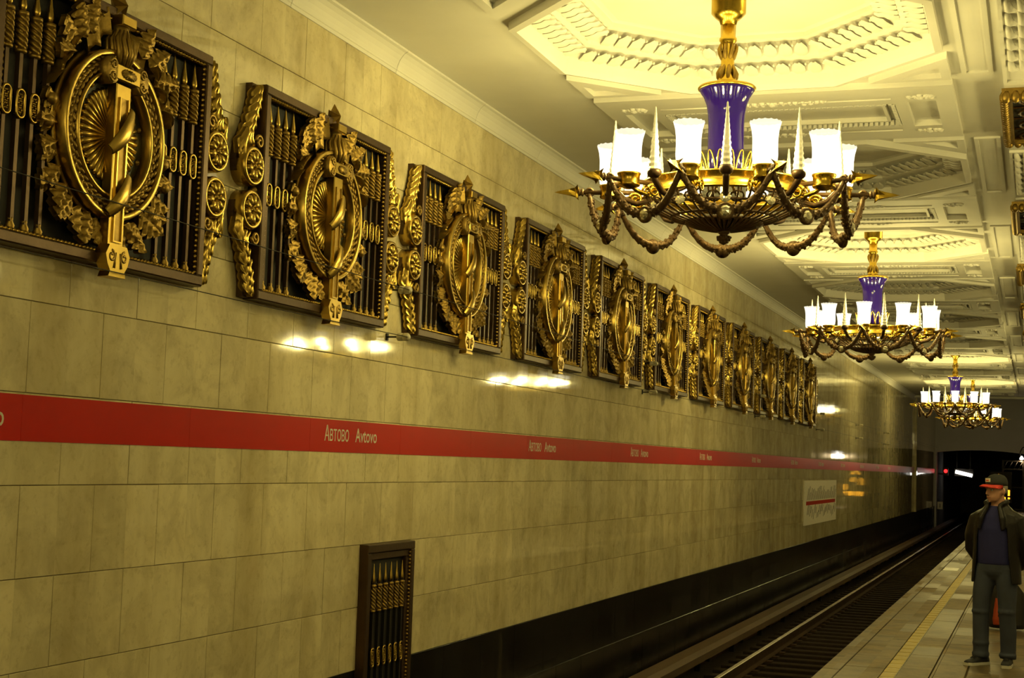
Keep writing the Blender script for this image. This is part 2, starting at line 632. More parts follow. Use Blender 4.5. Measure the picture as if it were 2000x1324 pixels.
# triangle panel (corner at +x +y), raised with a sunk middle
TL_ = 0.70
tm = MB()
tri = [(0, 0), (-TL_, 0), (0, -TL_)]
tin = [(-0.075, -0.075), (-0.075 - 0.34, -0.075), (-0.075, -0.075 - 0.34)]
tm.add([(x, y, CB + 0.01) for x, y in tri] + [(x, y, CZ) for x, y in tri] + [(x, y, CZ) for x, y in tin] + [(x, y, CZ + 0.045) for x, y in tin],
       [(0, 1, 4, 3), (1, 2, 5, 4), (2, 0, 3, 5), (3, 4, 7, 6), (4, 5, 8, 7), (5, 3, 6, 8), (6, 7, 10, 9), (7, 8, 11, 10), (8, 6, 9, 11), (9, 10, 11)])
tri_me = tm.mesh('triangle_panel', 'plaster')

# rectangular panel between two octagons
RW, RL = HALF, 1.04
rm = MB()
ops = [(-RW + 0.17, -RW + 0.43, -0.50, 0.50), (RW - 0.43, RW - 0.17, -0.50, 0.50), (-RW + 0.54, RW - 0.54, -0.44, 0.44)]
xs = sorted({-RW, RW} | {o[0] for o in ops} | {o[1] for o in ops})
ysl = sorted({-RL, RL} | {o[2] for o in ops} | {o[3] for o in ops})
for i in range(len(xs) - 1):
    for j in range(len(ysl) - 1):
        xm, ym = (xs[i] + xs[i + 1]) / 2, (ysl[j] + ysl[j + 1]) / 2
        if any(o[0] < xm < o[1] and o[2] < ym < o[3] for o in ops):
            continue
        rm.box(xs[i], xs[i + 1], ysl[j], ysl[j + 1], CZ, CB + 0.012)
rect_me = rm.mesh('ceiling_panel', 'plaster')
x0, x1, y0_, y1_ = ops[2]
egg = MB()
for sgn in (-1, 1):
    yy = sgn * 0.415
    k = x0 + 0.03
    while k < x1 - 0.02:
        egg.box(k, k + 0.03, yy - 0.018, yy + 0.018, CZ - 0.004, CZ + 0.05)
        k += 0.05
    xx = x0 + 0.025 if sgn < 0 else x1 - 0.025
    k = -0.38
    while k < 0.38:
        egg.box(xx - 0.018, xx + 0.018, k, k + 0.03, CZ - 0.004, CZ + 0.05)
        k += 0.05
egg_me = egg.mesh('dentil_moulding', 'plaster')
fr_me = frame_bars(x0 + 0.10, x1 - 0.10, -0.33, 0.33, 0.03, CZ + 0.015, CB + 0.012).mesh('inner_frame', 'plaster')


def relief(w, l, cnt, seed, r=0.03):
    """small carved leaf-and-flower cluster"""
    rnd = random.Random(seed)
    q = MB()
    for i in range(cnt):
        s = (i + 0.5) / cnt * 2 - 1
        for sg in (-1, 1):
            x = s * w * 0.5
            yy = sg * l * 0.28 * (1 - 0.5 * abs(s)) * rnd.uniform(0.6, 1.2)
            q.ball((x + rnd.uniform(-.01, .01), yy, 0), r * rnd.uniform(0.7, 1.2), 6, 4, 0.8)
    q.ball((0, 0, 0), r * 1.5, 8, 5, 0.8)
    q.box(-w / 2, w / 2, -l * 0.12, l * 0.12, -0.012, 0.03)
    return q


rel_small = relief(0.24, 0.16, 5, 3).mesh('plaster_relief', 'plaster_relief')
rel_long = relief(1.0, 0.13, 16, 4).mesh('plaster_relief', 'plaster_relief')
rod_me = MB().tube([(-0.30, 0, 0), (0.30, 0, 0)], 0.012, 6).mesh('plaster_bead', 'plaster')

# the part of the ceiling that stands in the photograph
for k, yc in enumerate(octY):
    if yc < 4:
        continue
    oc = put('octagon_coffer', oct_me, ceiling, (XC, yc, 0))
    for me in (leaf1, leaf2):
        tag(put('leaf_moulding', me, oc), kind='stuff')
    for sx in (1, -1):
        for sy in (1, -1):
            rz = {(1, 1): 0, (-1, 1): PI / 2, (-1, -1): PI, (1, -1): -PI / 2}[(sx, sy)]
            put('triangle_panel', tri_me, ceiling, (XC + sx * HALF, yc + sy * (HALF - 0.02), 0), (0, 0, rz))
    ym = yc + BAY / 2
    if ym + 1 < Y_CE:
        rp_ = put('ceiling_panel', rect_me, ceiling, (XC, ym, 0))
        put('dentil_moulding', egg_me, rp_)
        put('inner_frame', fr_me, rp_)
        for sx in (-1, 1):
            for sy in (-1, 1):
                put('plaster_relief', rel_small, rp_, (sx * (RW - 0.30), sy * 0.68, CZ))
                put('plaster_bead', rod_me, rp_, (sx * 0.78, sy * 0.64, CZ))
        for sy in (-1, 1):
            put('plaster_relief', rel_long, rp_, (0, sy * 0.66, CZ))

# column-line beam with gilded ventilation grilles and plaster plumes
beam = put('trim_2', MB().box(-0.28, 0.55, -6, Y_CE, CZ - 0.02, CB + 0.02), mat='plaster')
tag(beam, 'plaster beam along the column line beside the coffered strip', kind='structure')
for k in range(-1, 9):
    y0_ = 13.40 + 5.68 * k
    put('beam_panel', frame_bars(-0.62, -0.36, y0_ - 3.4, y0_ - 0.3, 0.04, CB - 0.02, CB + 0.01), beam, mat='plaster')
    pl = MB()
    rnd = random.Random(k)
    for j in range(7):
        yy = y0_ - 2.9 + j * 0.33
        for q in range(5):
            pl.tube([(-0.22 + q * 0.09, yy, CZ - 0.01), (-0.20 + q * 0.09, yy + 0.12, CZ - 0.06), (-0.16 + q * 0.09, yy + 0.28, CZ - 0.03)], [0.02, 0.035, 0.012], 6)
    put('plume_relief', pl, beam, mat='plaster_relief')
    put('plume_frame', frame_bars(-0.28, 0.5, y0_ - 3.05, y0_ - 0.25, 0.03, CZ - 0.045, CZ), beam, mat='plaster')

# gilded grilles in the beam
VW, VL = 0.62, 1.92
vg = MB()
for (ax_, n_) in ((0, 20), (1, 20)):
    pass
fr = frame_bars(0, VW, 0, VL, 0.085, -0.10, 0.0)
leafb = MB()
nb = 22
for i in range(nb):
    yy = (i + 0.5) / nb * VL
    for xx in (0.02, VW - 0.02):
        leafb.ball((xx, yy, -0.075), 0.045, 7, 5, 1.3)
for i in range(8):
    xx = (i + 0.5) / 8 * VW
    for yy in (0.02, VL - 0.02):
        leafb.ball((xx, yy, -0.075), 0.045, 7, 5, 1.3)
vlat = MB()
for i in range(4):
    cy_ = (i + 0.5) / 4 * VL
    vlat.tube([(VW / 2 + 0.17 * cos(a * PI / 8), cy_ + 0.19 * sin(a * PI / 8), -0.06) for a in range(16)], 0.013, 6, closed=True)
    vlat.tube([(VW / 2 + 0.07 * cos(a * PI / 8), cy_ + 0.08 * sin(a * PI / 8), -0.06) for a in range(16)], 0.011, 6, closed=True)
for i in range(5):
    vlat.tube([(0.09, 0.1 + i * (VL - 0.2) / 4, -0.05), (VW - 0.09, 0.1 + i * (VL - 0.2) / 4, -0.05)], 0.012, 6)
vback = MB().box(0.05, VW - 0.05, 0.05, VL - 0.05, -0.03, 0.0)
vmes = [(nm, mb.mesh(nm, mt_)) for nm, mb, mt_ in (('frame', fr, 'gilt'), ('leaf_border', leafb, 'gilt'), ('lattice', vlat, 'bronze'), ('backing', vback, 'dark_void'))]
for k in range(0, 6):
    e_ = empty('ceiling_grille', (-0.30, 13.40 + 5.68 * k, CZ - 0.02))
    tag(e_, 'gilded leaf-framed ventilation grille in the ceiling beam, %s from the tunnel' % ['sixth', 'fifth', 'fourth', 'third', 'second', 'first'][k], 'grille', 'gilded grilles along the ceiling beam')
    for nm, me in vmes:
        put(nm, me, e_)

# ---- platform
PE = -1.785                       # platform edge
floor = put('floor', MB().box(PE + 0.03, 7.0, -6, 79, -0.35, -0.022), mat='grout')
tag(floor, 'granite tiled platform with a yellow safety strip', kind='structure')
put('platform_face', MB().box(PE + 0.06, PE + 0.3, -6, 79, -1.45, -0.3), floor, mat='tunnel_dark')
strips = [(PE, -1.625, 1.8), (-1.62, -1.265, 0.9), (-1.135, -0.865, 0.9), (-0.835, -0.575, 0.9), (-0.565, 0.05, 0.9), (0.06, 0.7, 0.9)]
farf = MB()
tn = 0
for si, (a, b_, L) in enumerate(strips):
    me = MB().box(0, b_ - a - 0.006, 0.003, L - 0.003, -0.03, 0.0, 0.0025).mesh('floor_tile', 'granite')
    y = 6.3 + (0.3 * si) % L
    while y < 79:
        if y < 40 and tn < 300:
            put('floor_tile', me, floor, (a, y, random.uniform(-0.001, 0.0005)))
            tn += 1
        else:
            farf.box(a, b_ - 0.006, y + 0.003, min(y + L, 79) - 0.003, -0.03, 0.0)
        y += L
farf.box(0.71, 7.0, -6, 79, -0.03, 0.0)
for a, b_, L in strips:
    farf.box(a, b_, -6, 6.2, -0.03, 0)
farf.box(-0.86, -0.84, 6.3, 79, -0.03, -0.006)
tag(put('floor_tile', farf, floor, mat='granite'), kind='stuff')
ym_ = MB().box(0, 0.118, 0.0, 0.265, -0.03, 0.004, 0.003).mesh('yellow_plate', 'yellow_paint')
yl_ = MB().box(-1.26, -1.14, -6, 79, -0.03, -0.001)
put('pale_joint_strip', yl_, floor, mat='white_paint')
y = 6.3
k = 0
while y < 79:
    put('yellow_plate', ym_, floor, (-1.26, y, 0))
    y += 0.315
    k += 1

# ---- track
RT = -1.10
bed = put('track_bed', MB().box(WX - 0.4, PE + 0.3, -6, 112, -1.6, -1.36), mat='ballast')
tag(bed, 'dark dirty track bed beside the platform', kind='structure')


def rail_mesh(L):
    pr = [(-0.075, 0), (0.075, 0), (0.075, 0.012), (0.012, 0.03), (0.010, 0.12), (0.036, 0.135), (0.036, 0.172), (-0.036, 0.172), (-0.036, 0.135), (-0.010, 0.12), (-0.012, 0.03), (-0.075, 0.012)]
    q = MB()
    nn = len(pr)
    q.add([(p[0], yy, p[1]) for yy in (0, L) for p in pr], [(i, (i + 1) % nn, nn + (i + 1) % nn, nn + i)[::-1] for i in range(nn)] + [tuple(range(nn)), tuple(range(nn, 2 * nn))[::-1]])
    return q


TC = PE - 1.50
for sx, lab in ((-1, 'far running rail with a shiny worn head, beside the contact rail'), (1, 'near running rail tucked below the platform edge')):
    e_ = empty('running_rail', (TC + sx * 0.785, -5, RT - 0.18))
    tag(e_, lab, 'rail')
    put('rail_body', rail_mesh(115), e_, mat='rail_rust')
    put('rail_head', MB().box(-0.034, 0.034, 0, 115, 0.1718, 0.18, 0.006), e_, mat='rail_steel')
sl_me = MB().box(-1.3, 1.3, -0.12, 0.12, -0.12, 0.0, 0.01).mesh('sleeper', 'sleeper_wood')
plate_me = MB().box(-0.16, 0.16, -0.09, 0.09, 0.0, 0.02).mesh('tie_plate', 'rail_rust')
y = 7.0
while y < 100:
    s_ = put('sleeper', sl_me, None, (TC, y, RT - 0.20))
    tag(s_, 'dark timber sleeper under the running rails', 'sleeper', 'sleepers along the track')
    if y < 40:
        for sx in (-1, 1):
            put('tie_plate', plate_me, s_, (sx * 0.785, 0, 0.0))
    y += 0.62
# contact rail with timber cover on brackets
cr = empty('contact_rail', (-4.68, -5, RT + 0.02))
tag(cr, 'brown timber-covered contact rail running along the black plinth', 'rail')
put('steel_rail', MB().box(-0.05, 0.05, 0, 115, -0.04, 0.06), cr, mat='rail_rust')
cov = MB()
cov.add([(p[0], yy, p[1]) for yy in (0, 115) for p in ((-0.17, 0.02), (-0.17, 0.12), (-0.10, 0.17), (0.10, 0.17), (0.17, 0.12), (0.17, 0.02), (0.14, 0.02), (0.14, 0.10), (-0.14, 0.10), (-0.14, 0.02))],
        [(i, (i + 1) % 10, 10 + (i + 1) % 10, 10 + i) for i in range(10)])
put('timber_cover', cov, cr, mat='cover_wood')
br_me = MB().box(-0.2, -0.12, -0.04, 0.04, -0.28, 0.1).box(-0.2, 0.03, -0.03, 0.03, -0.12, -0.05).mesh('bracket', 'iron')
y = 14.0
while y < 100:
    put('bracket', br_me, cr, (0.0, y, 0.0))
    y += 2.7
# long conduit on the plinth side
cd = tag(put('cable_conduit', MB().box(-5.14, -4.92, 0, 83.9, RT - 0.30, RT - 0.02, 0.03), mat='cover_wood'), 'brown cable trough along the foot of the black plinth', 'conduit')

# ---- end wall with the tunnel portal, tunnel behind it
ew = MB()
PX0, PX1 = -5.12, -0.45
NA = 24
zt_ = EYE + 6.0
ew.box(WX - 0.2, PX0, Y_END, Y_END + 0.6, -1.5, zt_)
ew.box(PX1, 7.0, Y_END, Y_END + 0.6, -1.5, zt_)
for i in range(NA):
    xa = PX0 + (PX1 - PX0) * i / NA
    xb = PX0 + (PX1 - PX0) * (i + 1) / NA

    def arch(x):
        t = (x - (PX0 + PX1) / 2) / ((PX1 - PX0) / 2)
        return EYE + 1.18 + 0.16 * (1 - t * t)
    vs_ = [(x, yy, z) for yy in (Y_END, Y_END + 0.6) for x, z in ((xa, arch(xa)), (xb, arch(xb)), (xb, zt_), (xa, zt_))]
    ew.add(vs_, [(0, 1, 2, 3), (7, 6, 5, 4), (0, 4, 5, 1), (2, 6, 7, 3)])
endw = put('wall_back', ew, mat='plaster')
tag(endw, 'plain pale end wall above the dark tunnel portal', kind='structure')
for nm, bx in (('wall_tunnel', (WX - 0.5, WX + 0.06, Y_END + 0.6, 112, -1.5, 5)), ('wall_tunnel', (PX1 - 0.05, PX1 + 0.4, Y_END + 0.6, 112, -1.5, 5)),
               ('ceiling_tunnel', (WX + 0.06, PX1 - 0.05, Y_END + 0.6, 112, EYE + 1.7, 5)), ('wall_tunnel', (WX + 0.06, PX1 - 0.05, 111.8, 112, -1.5, EYE + 1.7))):
    tag(put(nm, MB().box(*bx), mat='tunnel_dark'), 'dark lining of the running tunnel beyond the portal', kind='structure')
hi = put('ceiling_vestibule', MB().box(WX - 0.2, 7, Y_CE, Y_END, EYE + 4.6, EYE + 5.0), mat='plaster')
tag(hi, 'plain ceiling bay in front of the tunnel portal', kind='structure')
put('ceiling_fascia', MB().box(WX - 0.2, 7, Y_CE - 0.1, Y_CE, CZ - 0.03, EYE + 4.7), hi, mat='plaster')
wr = put('wall_right', MB().box(7.0, 7.3, -6, Y_END, -0.4, EYE + 4.6), mat='plaster')
tag(wr, 'far side of the hall, pale stone', kind='structure')
wb = put('wall_rear', MB().box(WX - 0.4, 7.3, -6.3, -6.0, -1.6, EYE + 3.9), mat='plaster')
tag(wb, 'rear end of the hall, pale plaster', kind='structure')
up2 = put('wall_left_upper', MB().box(WX - 0.4, WX - 0.002, 69, Y_END, EYE + 3.2, EYE + 4.7), mat='plaster')
tag(up2, 'plaster above the marble near the portal', kind='structure')
pil = put('trim_3', MB().box(WX - 0.01, WX + 0.10, 69.4, 69.9, Z_MB, EYE + 3.4), mat='marble')
tag(pil, 'shallow marble pilaster where the coffered ceiling ends', kind='structure')

# ================================================================== WALL GRILLES (gilded panels)
PT = 0.12                                    # depth of the frame from the wall
KK = (5.2 - PT) / 5.2
PW, PH = 2.16 * KK, 1.548 * KK
RAIL = 0.065


def leaf_mesh(name, L, W, lobes, bulge=0.05, curl=0.06, mat='gilt', notch=0.34):
    """lobed leaf lying along +x, domed towards +z, thick edge"""
    S, Cc = 24, 8
    vs_, fs_ = [], []
    for i in range(S + 1):
        s = i / S
        env = sin(PI * min(1, s ** 0.75)) ** 0.7 if 0 < s < 1 else 0.02
        hw = W * env * (1 - notch + notch * abs(sin(PI * lobes * s)) ** 0.6)
        hw = max(hw, 0.006)
        for c in range(Cc + 1):
            q = c / Cc * 2 - 1
            z = bulge * (1 - abs(q) ** 1.5) * env + 0.008 * cos(q * PI * 2 + 2 * PI * lobes * s) * env + curl * (s - 0.35) ** 2 * 2 + (0.012 if abs(q) < 0.1 else 0)
            vs_.append((s * L + 0.18 * W * abs(q) * env, q * hw, z))
    w = Cc + 1
    for i in range(S):
        for c in range(Cc):
            fs_.append((i * w + c, (i + 1) * w + c, (i + 1) * w + c + 1, i * w + c + 1))
    # skirt for thickness
    rim = [c for c in range(w)] + [i * w + Cc for i in range(1, S + 1)] + [S * w + c for c in range(Cc - 1, -1, -1)] + [i * w for i in range(S - 1, 0, -1)]
    base = len(vs_)
    vs_ += [(vs_[r][0], vs_[r][1], vs_[r][2] - 0.035) for r in rim]
    nr = len(rim)
    for i in range(nr):
        j = (i + 1) % nr
        fs_.append((rim[i], rim[j], base + j, base + i)[::-1])
    q = MB()
    q.add(vs_, fs_, True)
    return q.mesh(name, mat)


oak_big = leaf_mesh('oak_leaf', 0.205, 0.085, 4, 0.03, 0.045, notch=0.45)
oak_mid = leaf_mesh('oak_leaf', 0.165, 0.07, 3, 0.028, 0.04, notch=0.45)
aca_leaf = leaf_mesh('acanthus_leaf', 0.135, 0.036, 1, 0.035, 0.03, mat='gilt_bright', notch=0.0)
aca_long = leaf_mesh('acanthus_leaf', 0.24, 0.032, 1, 0.04, 0.03, mat='gilt_bright', notch=0.0)

panel = empty('wall_grille')
tag(panel, 'gilded openwork grille with sword, ring wreath and spears, on the track wall', 'wall grille', 'row of gilded grilles along the track wall')
hw_, hh_ = PW / 2, PH / 2


def part(nm, mb, mat, parent=panel, **k):
    return put(nm, mb, parent, mat=mat, **k)


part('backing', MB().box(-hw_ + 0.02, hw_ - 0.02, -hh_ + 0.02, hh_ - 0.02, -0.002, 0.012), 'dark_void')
for nm, bx in (('frame_rail', (-hw_, hw_, hh_ - RAIL, hh_)), ('frame_rail', (-hw_, hw_, -hh_, -hh_ + RAIL)),
               ('frame_rail', (-hw_, -hw_ + RAIL, -hh_ + RAIL, hh_ - RAIL)), ('frame_rail', (hw_ - RAIL, hw_, -hh_ + RAIL, hh_ - RAIL))):
    part(nm, MB().box(bx[0], bx[1], bx[2], bx[3], -0.004, PT, 0.008), 'bronze')
# bead and rope trims inside the frame
for nm, ax0, ax1, fixed, horiz in (('bead_trim', -hh_ + RAIL, hh_ - RAIL, hw_ - RAIL - 0.008, False), ('bead_trim', -hh_ + RAIL, hh_ - RAIL, -hw_ + RAIL + 0.008, False),
                                   ('bead_trim', -hw_ + RAIL, hw_ - RAIL, hh_ - RAIL - 0.008, True), ('bead_trim', -hw_ + RAIL, hw_ - RAIL, -hh_ + RAIL + 0.008, True)):
    q = MB()
    t = ax0 + 0.018
    while t < ax1:
        q.ball((t, fixed, PT - 0.025) if horiz else (fixed, t, PT - 0.025), 0.0155, 6, 4)
        t += 0.034
    part(nm, q, 'gilt_bright')
# spears
shaft_me = MB().box(-0.014, 0.014, -0.67, 0.30, 0.05, 0.078).mesh('spear', 'bronze')
head_me = MB().lathe([(0.012, 0.505), (0.020, 0.515), (0.024, 0.535), (0.019, 0.565), (0.011, 0.61), (0.005, 0.66), (0.001, 0.675)], 8, axis='y', ax=(0, 0, 0.066)).mesh('spear_head', 'gilt_bright')
sq_ = MB()
sq_.lathe([(0.026, 0.275), (0.036, 0.28), (0.036, 0.292), (0.028, 0.295), (0.028, 0.478), (0.037, 0.482), (0.037, 0.50), (0.02, 0.507)], 10, axis='y', ax=(0, 0, 0.066))
for st in range(4):
    sq_.tube([(0.027 * cos(st * PI / 2 + i * 0.55), 0.297 + i * 0.0105, 0.066 + 0.027 * sin(st * PI / 2 + i * 0.55)) for i in range(18)], 0.0115, 5)
sleeve_me = sq_.mesh('twisted_sleeve', 'gilt')
ov = MB()
ov.tube([(0.034 * cos(a * PI / 10), (0.076 - 0.034) * (1 if sin(a * PI / 10) > 0 else -1) * (0 if abs(sin(a * PI / 10)) < 1e-6 else 1) + 0.034 * sin(a * PI / 10), 0.088) for a in range(20)], 0.009, 6, closed=True)
for i, vv in enumerate((-0.036, 0.0, 0.036)):
    for a in range(6):
        ov.ball((0.014 * cos(a * PI / 3), vv + 0.014 * sin(a * PI / 3), 0.086), 0.008, 5, 3)
ov.box(-0.028, 0.028, -0.06, 0.06, 0.066, 0.076)
oval_me = ov.mesh('oval_medallion', 'gilt_bright')
foot_me = MB().lathe([(0.034, -0.69), (0.034, -0.675), (0.024, -0.665), (0.028, -0.655), (0.014, -0.63), (0.018, -0.62), (0.012, -0.61)], 10, axis='y', ax=(0, 0, 0.066)).mesh('spear_foot', 'gilt')
for sx in (-1, 1):
    for i in range(4):
        s_ = put('spear', shaft_me, panel, (sx * (0.915 - 0.1165 * i), 0, 0))
        for nm, me in (('spear_head', head_me), ('twisted_sleeve', sleeve_me), ('oval_medallion', oval_me), ('spear_foot', foot_me)):
            put(nm, me, s_)
part('cross_bar', MB().box(-hw_ + RAIL, hw_ - RAIL, 0.05, 0.075, 0.02, 0.045), 'bronze')


def ring(r0, r1, z0, z1, nseg=56, ch=0.006):
    q = MB()
    pr = [(r0, z0), (r0, z1 - ch), (r0 + ch, z1), (r1 - ch, z1), (r1, z1 - ch), (r1, z0)]
    vs_, fs_ = [], []
    for k in range(nseg):
        a = 2 * PI * k / nseg
        vs_ += [(r * cos(a), r * sin(a), z) for r, z in pr]
    for k in range(nseg):
        k2 = (k + 1) % nseg
        for i in range(5):
            fs_.append((k * 6 + i, k * 6 + i + 1, k2 * 6 + i + 1, k2 * 6 + i)[::-1])
    return q.add(vs_, fs_, True)


part('outer_ring', ring(0.462, 0.496, 0.075, 0.155), 'gilt_bright')
part('inner_ring', ring(0.352, 0.376, 0.06, 0.148), 'gilt_bright')
part('shield_disc', MB().lathe([(0.366, 0.02), (0.366, 0.075), (0.30, 0.082), (0.001, 0.082)], 48), 'disc_green')
wre = MB()
wre.tube([(0.419 * cos(a * 2 * PI / 56), 0.419 * sin(a * 2 * PI / 56), 0.10) for a in range(56)], 0.034, 8, closed=True)
for k in range(48):
    a = 2 * PI * k / 48
    d = 1 if k % 48 < 24 else -1
    for rr, da in ((0.400, 0.0), (0.420, 0.06), (0.440, 0.0)):
        aa = a + da
        p0 = Vector((rr * cos(aa), rr * sin(aa), 0.118))
        tt = Vector((-sin(aa), cos(aa), 0))
        nn_ = Vector((cos(aa), sin(aa), 0)) * (rr - 0.42) * 0.5
        wre.tube([p0, p0 + tt * 0.02 + nn_ * 0.3 + Vector((0, 0, 0.012)), p0 + tt * 0.045 + nn_ + Vector((0, 0, 0.016)), p0 + tt * 0.062 + nn_ * 1.2 + Vector((0, 0, 0.008))], [0.004, 0.014, 0.010, 0.002], 5)
part('laurel_wreath', wre, 'gilt')
stud_me = MB().ball((0, 0, 0), 0.018, 8, 5).mesh('stud', 'gilt')
for k in range(10):
    a = 2 * PI * (k + 0.5) / 10
    put('stud', stud_me, panel, (0.318 * cos(a), 0.318 * sin(a), 0.084))
sb = MB()
NR = 40
for k in range(NR):
    a = 2 * PI * k / NR
    d = Vector((cos(a), sin(a), 0))
    sb.tube([d * 0.05 + Vector((0, 0, 0.098)), d * 0.20 + Vector((0, 0, 0.094)), d * 0.262 + Vector((0, 0, 0.088)), d * 0.278 + Vector((0, 0, 0.08))], [0.006, 0.016, 0.021, 0.012], 6)
part('sunburst', sb, 'gilt_bright')
# sword: blade with fuller, guard with volutes, grip, pommel, star, chape
blade = part('sword_blade', MB().box(-0.072, 0.072, -0.66, 0.30, 0.10, 0.165, 0.006), 'gilt_bright', loc=(0.02, 0, 0))
part('fuller', MB().box(-0.036, 0.036, -0.62, 0.22, 0.15, 0.1662), 'gilt', blade)
part('fuller_rim', MB().box(-0.046, -0.036, -0.62, 0.22, 0.15, 0.176).box(0.036, 0.046, -0.62, 0.22, 0.15, 0.176).box(-0.046, 0.046, -0.63, -0.62, 0.15, 0.176), 'gilt_bright', blade)
gd = MB().box(-0.12, 0.12, 0.31, 0.405, 0.11, 0.19, 0.008)
guard = part('sword_guard', gd, 'gilt_bright', loc=(0.025, 0, 0))
for sx in (-1, 1):
    q = MB()
    for sy in (1, -1):
        q.tube([(sx * (0.148 + 0.034 * (1 - i / 22) * cos(i * 0.5)), 0.357 + sy * 0.036 + sy * 0.034 * (1 - i / 22) * sin(i * 0.5), 0.185) for i in range(18)], 0.009, 6)
    q.lathe([(0.07, 0.10), (0.07, 0.18), (0.062, 0.185), (0.001, 0.185)], 18, ax=(sx * 0.148, 0.357, 0), sy=1.15)
    part('volute', q, 'gilt', guard)
q = MB()
for i in range(8):
    a = PI * i / 8
    q.tube([(0.07 * cos(a), 0.357 + 0.03 * sin(a), 0.192), (-0.07 * cos(a), 0.357 - 0.03 * sin(a), 0.192)], 0.007, 5)
part('guard_rosette', q, 'gilt', guard)
q = MB().lathe([(0.055, 0.40), (0.075, 0.45), (0.082, 0.52), (0.070, 0.585), (0.052, 0.625), (0.06, 0.655)], 14, axis='y', ax=(0.015, 0, 0.115))
for k in range(9):
    a = -0.2 + k * PI / 7
    q.tube([(0.015 + 0.06 * cos(a), 0.41, 0.115 + 0.06 * sin(a)), (0.015 + 0.085 * cos(a), 0.48, 0.115 + 0.085 * sin(a)), (0.015 + 0.08 * cos(a + 0.2), 0.56, 0.115 + 0.08 * sin(a + 0.2)), (0.015 + 0.05 * cos(a), 0.62, 0.115 + 0.05 * sin(a))], [0.012, 0.018, 0.014, 0.006], 6)
part('sword_grip', q, 'gilt')
part('pommel', MB().box(-0.055, 0.085, 0.645, 0.705, 0.05, 0.185, 0.006), 'gilt_bright')
star = []
for k in range(10):
    rr = 0.10 if k % 2 == 0 else 0.042
    a = PI / 2 + k * PI / 5
    star.append((0.012 + rr * cos(a), 0.775 + rr * sin(a)))
sm_ = MB()
vs_ = [(x, y, 0.105) for x, y in star] + [(0.012, 0.775, 0.165), (0.012, 0.775, 0.05)]
sm_.add(vs_, [(i, (i + 1) % 10, 10) for i in range(10)] + [((i + 1) % 10, i, 11) for i in range(10)])
part('star', sm_, 'gilt')
q = MB().prism([(-0.07, -0.64), (-0.105, -0.70), (-0.085, -0.76), (-0.055, -0.80), (-0.07, -0.835), (0.11, -0.835), (0.095, -0.80), (0.125, -0.76), (0.145, -0.70), (0.11, -0.64)], 0.115, 0.185, 0.06)
ch_ = part('chape', q, 'gilt_bright')
q = MB()
for sx in (-1, 1):
    q.tube([(0.02 + sx * (0.062 + 0.034 * (1 - i / 20) * cos(i * 0.5 + PI / 2)), -0.712 + 0.034 * (1 - i / 20) * sin(i * 0.5 + PI / 2), 0.182) for i in range(16)], 0.009, 6)
    q.tube([(0.02 + sx * 0.02, -0.69, 0.18), (0.02 + sx * 0.035, -0.78, 0.185)], 0.01, 5)
part('chape_volute', q, 'gilt', ch_)
# ribbon winding round the blade


def ribbon(path, wdir, width, mat, nm, parent=panel, thick=0.006, bulge=0.0):
    vs_, fs_ = [], []
    n_ = len(path)
    C5 = (-1, -0.5, 0, 0.5, 1)
    for i, p in enumerate(path):
        p = Vector(p)
        wd = Vector(wdir[i] if isinstance(wdir, list) else wdir)
        ww = width[i] if isinstance(width, list) else width
        for lay in (0, 1):
            for c in C5:
                vs_.append(p + wd * (c * ww / 2) + Vector((0, 0, bulge * (1 - c * c) - lay * thick)))
    for i in range(n_ - 1):
        a, b_ = i * 10, (i + 1) * 10
        for c in range(4):
            fs_ += [(a + c, b_ + c, b_ + c + 1, a + c + 1), (a + 5 + c, a + 6 + c, b_ + 6 + c, b_ + 5 + c)]
        fs_ += [(a, a + 5, b_ + 5, b_), (a + 4, b_ + 4, b_ + 9, a + 9)]
    q = MB()
    q.add(vs_, fs_, True)
    return part(nm, q, mat, parent)


for v0, v1, wd in ((-0.10, 0.16, 0.12), (-0.47, -0.23, 0.12)):
    pth = []
    for i in range(15):
        t = i / 14
        pth.append((0.02 - 0.10 + 0.20 * t, v0 + (v1 - v0) * (t ** 1.1), 0.165 + 0.035 * sin(PI * t)))
    ribbon(pth, (-0.72, 0.69, 0.0), [wd * (0.55 + 0.30 * sin(PI * i / 14)) for i in range(15)], 'gilt_bright', 'sash', bulge=0.012)
# tails and folds of the ribbon behind the ring
for sx in (-1, 1):
    pth = [(sx * (0.10 + 0.030 * i), 0.655 - 0.028 * i + 0.022 * sin(i * 1.9), 0.10 + 0.03 * cos(i * 1.9)) for i in range(7)]
    ribbon(pth, (0.25 * sx, 0.9, 0), 0.17, 'gilt', 'ribbon_fold')
    pth = []
    for i in range(22):
        t = i / 21
        pth.append((sx * (0.36 + 0.20 * t + 0.028 * sin(t * 15)), 0.48 - 0.30 * t + 0.02 * cos(t * 15), 0.09 + 0.025 * sin(t * 15 + 1)))
    ribbon(pth, (0, 0.1, 1), 0.10, 'gilt', 'ribbon_tail', thick=0.003)
